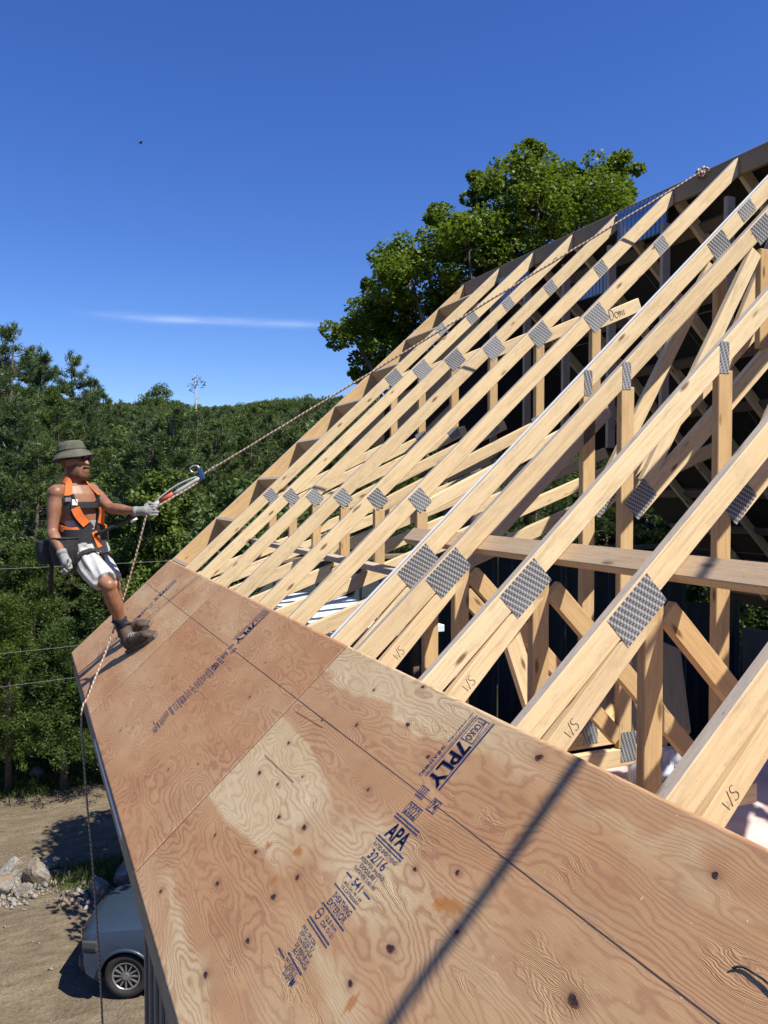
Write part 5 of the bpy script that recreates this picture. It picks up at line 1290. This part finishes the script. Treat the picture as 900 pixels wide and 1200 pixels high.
        skin_blob('boot', bt, .006, boot, t, 3)
        cl_ = an + ZV * .035; tube('boot_collar', [cl_ + (d * math.cos(q_) + d.cross(ZV).normalized() * math.sin(q_)) * .052 - b0 for q_ in np.linspace(0, 6.283, 15)], .011, boot, t, 7)
        sd_ = d.cross(up).normalized(); V = []
        outl = [(-.018, .034), (-.008, .048), (.06, .050), (.12, .044), (L - .10, .056), (L - .04, .050), (L + .008, .026), (L + .012, 0)]
        outl = outl + [(x, -y_) for x, y_ in outl[::-1]]
        for z in (.0008, .030): V += [heel + d * x + sd_ * y_ + up * z - b0 for x, y_ in outl]
        m = len(outl); Fc = [tuple(range(m - 1, -1, -1)), tuple(range(m, 2 * m))] + [(i, (i + 1) % m, m + (i + 1) % m, m + i) for i in range(m)]
        link('boot_sole', new_mesh('boot_sole', V, Fc, [sole]), t)
        for k in range(4):
            c = heel + d * (.115 + k * .022) + up * (.112 - k * .008)
            tube('boot_lace', [c + sd_ * .026 - b0, c + up * .006 - b0, c - sd_ * .026 - b0], .0042, glove, t, 5)
        skin_blob('sock', limb(an + ZV * .02, an + (J['rknee' if an == J['rank'] else 'lknee'] - an).normalized() * .085, .049, .047), .006, sockm, t, 1)
    # gloved hands
    def hand(name, wrist, centre, side, curl, thumb_dir, mats):
        fd = (centre - wrist).normalized(); sd_ = (side - fd * side.dot(fd)).normalized(); pn = fd.cross(sd_).normalized() * curl
        parts = [*limb(wrist, centre - fd * .01, .033, .036), sphere_data(centre, .043, .022, .040, Matrix((sd_, pn, fd)).transposed())]
        fing = [(-.033, .068), (-.011, .080), (.011, .076), (.033, .060)]
        for k, (o_, L) in enumerate(fing):
            p0 = centre + fd * .028 + sd_ * o_; p1 = p0 + fd * L * .42 + pn * L * .12; p2 = p1 + fd * L * .10 + pn * L * .40; p3 = p2 - fd * L * .26 + pn * L * .16
            parts.append(tube_data([p0, p1, p2, p3], [.0105, .0105, .0098, .0085], 8)); parts += [sphere_data(p3, .0085, nu=8, nv=6), sphere_data(p1, .0105, nu=8, nv=6), sphere_data(p2, .0100, nu=8, nv=6)]
        q0 = centre - fd * .015 + sd_ * thumb_dir * .036; q1 = q0 + sd_ * thumb_dir * .022 + fd * .030 + pn * .016; q2 = q1 + fd * .026 + pn * .022 - sd_ * thumb_dir * .012
        parts.append(tube_data([q0, q1, q2], [.014, .012, .010], 8)); parts += [sphere_data(q1, .012, nu=8, nv=6), sphere_data(q2, .010, nu=8, nv=6)]
        g = skin_blob(name, parts, .0045, mats, t, 2)
        cuff = tube('glove_cuff', [wrist - fd * .022 - b0, wrist + fd * .012 - b0], [.037, .036], mats, t, 14)
    hand('glove', J['rwr'], J['rha'], hf, 1, 1, glove)
    hand('glove', J['lwr'], J['lha'], ZV, -1, 1, glove)
    return t, tor_pt
person, tor_pt = worker()
# lanyard and rope grab
def lanyard():
    blk = bpy.data.materials['black_webbing']; ora = bpy.data.materials['orange_webbing']; stl = bpy.data.materials['buckle_steel']
    blue = plain('blue_anodised', (0.06, 0.12, 0.26), .35, .6); gry = plain('grey_sleeve', (0.42, 0.42, 0.41), .6); red = plain('red_orange_cover', (0.45, 0.09, 0.03), .6)
    t = thing('rope_lanyard', 'black and orange lanyard with blue rope grab tying the harness to the rope', 'lanyard', tor_pt(.19, .1, .05)); b0 = Vector(t.location)
    a = tor_pt(.19, .1, .045); e = DEV + Vector((-.035, .012, -.02)); d = (e - a); d_ = d.normalized(); sag = Vector((0, 0, -.025))
    L = lambda k: a + d * k + sag * math.sin(math.pi * k) - b0
    tube('webbing', [L(k) for k in np.linspace(0, .50, 8)], .013, blk, t); tube('sleeve', [L(k) for k in (.47, .54, .62)], .015, gry, t)
    tube('shock_cover', [L(k) for k in (.62, .68, .74)], .018, red, t); tube('grab_body', [L(k) + Vector((0, 0, -.012)) for k in (.73, .80, .88, .95, 1.0)], [.014, .021, .017, .014, .012], gry, t)
    tube('upper_strop', [L(k) + Vector((0, 0, .045 * math.sin(math.pi * (k - .5) * 2))) for k in np.linspace(.5, 1.0, 8)], .007, gry, t)
    q = DEV - b0
    box('rope_grab', (.038, .03, .085), blue, t, q + Vector((-.03, .01, -.005)), (0, -.35, -.4), bev=.008, seg=2)
    tube('carabiner', [q + Vector((-.075, .02, .03)) + (RV * .036 * math.cos(an) + ZV * .026 * math.sin(an)) for an in np.linspace(0, 2 * math.pi, 15)], .006, stl, t, 6)
    kn_ = [q + up_dir * (.045 + .0035 * i) + Vector((.004, .003 * math.cos(i * 1.9), .019 * math.sin(i * 1.9))) for i in range(10)]
    tube('swivel', kn_, .006, stl, t, 6)
    tube('tail_tag', [L(.34) + Vector((0, 0, -.03)), L(.40) + Vector((0, 0, -.028))], .009, MAT['white_edge'], t)
lanyard()
# black cable end lying on the near sheet
rope('cable_end', [rp(.992, -THK - .004, 1.02), rp(1.004, -THK - .004, 1.0), rp(1.0, -THK - .006, .93), rp(.96, -THK - .006, .80)], .0022, MAT['black_rope'], 'short black cable end lying on the near plywood', cat='cable')
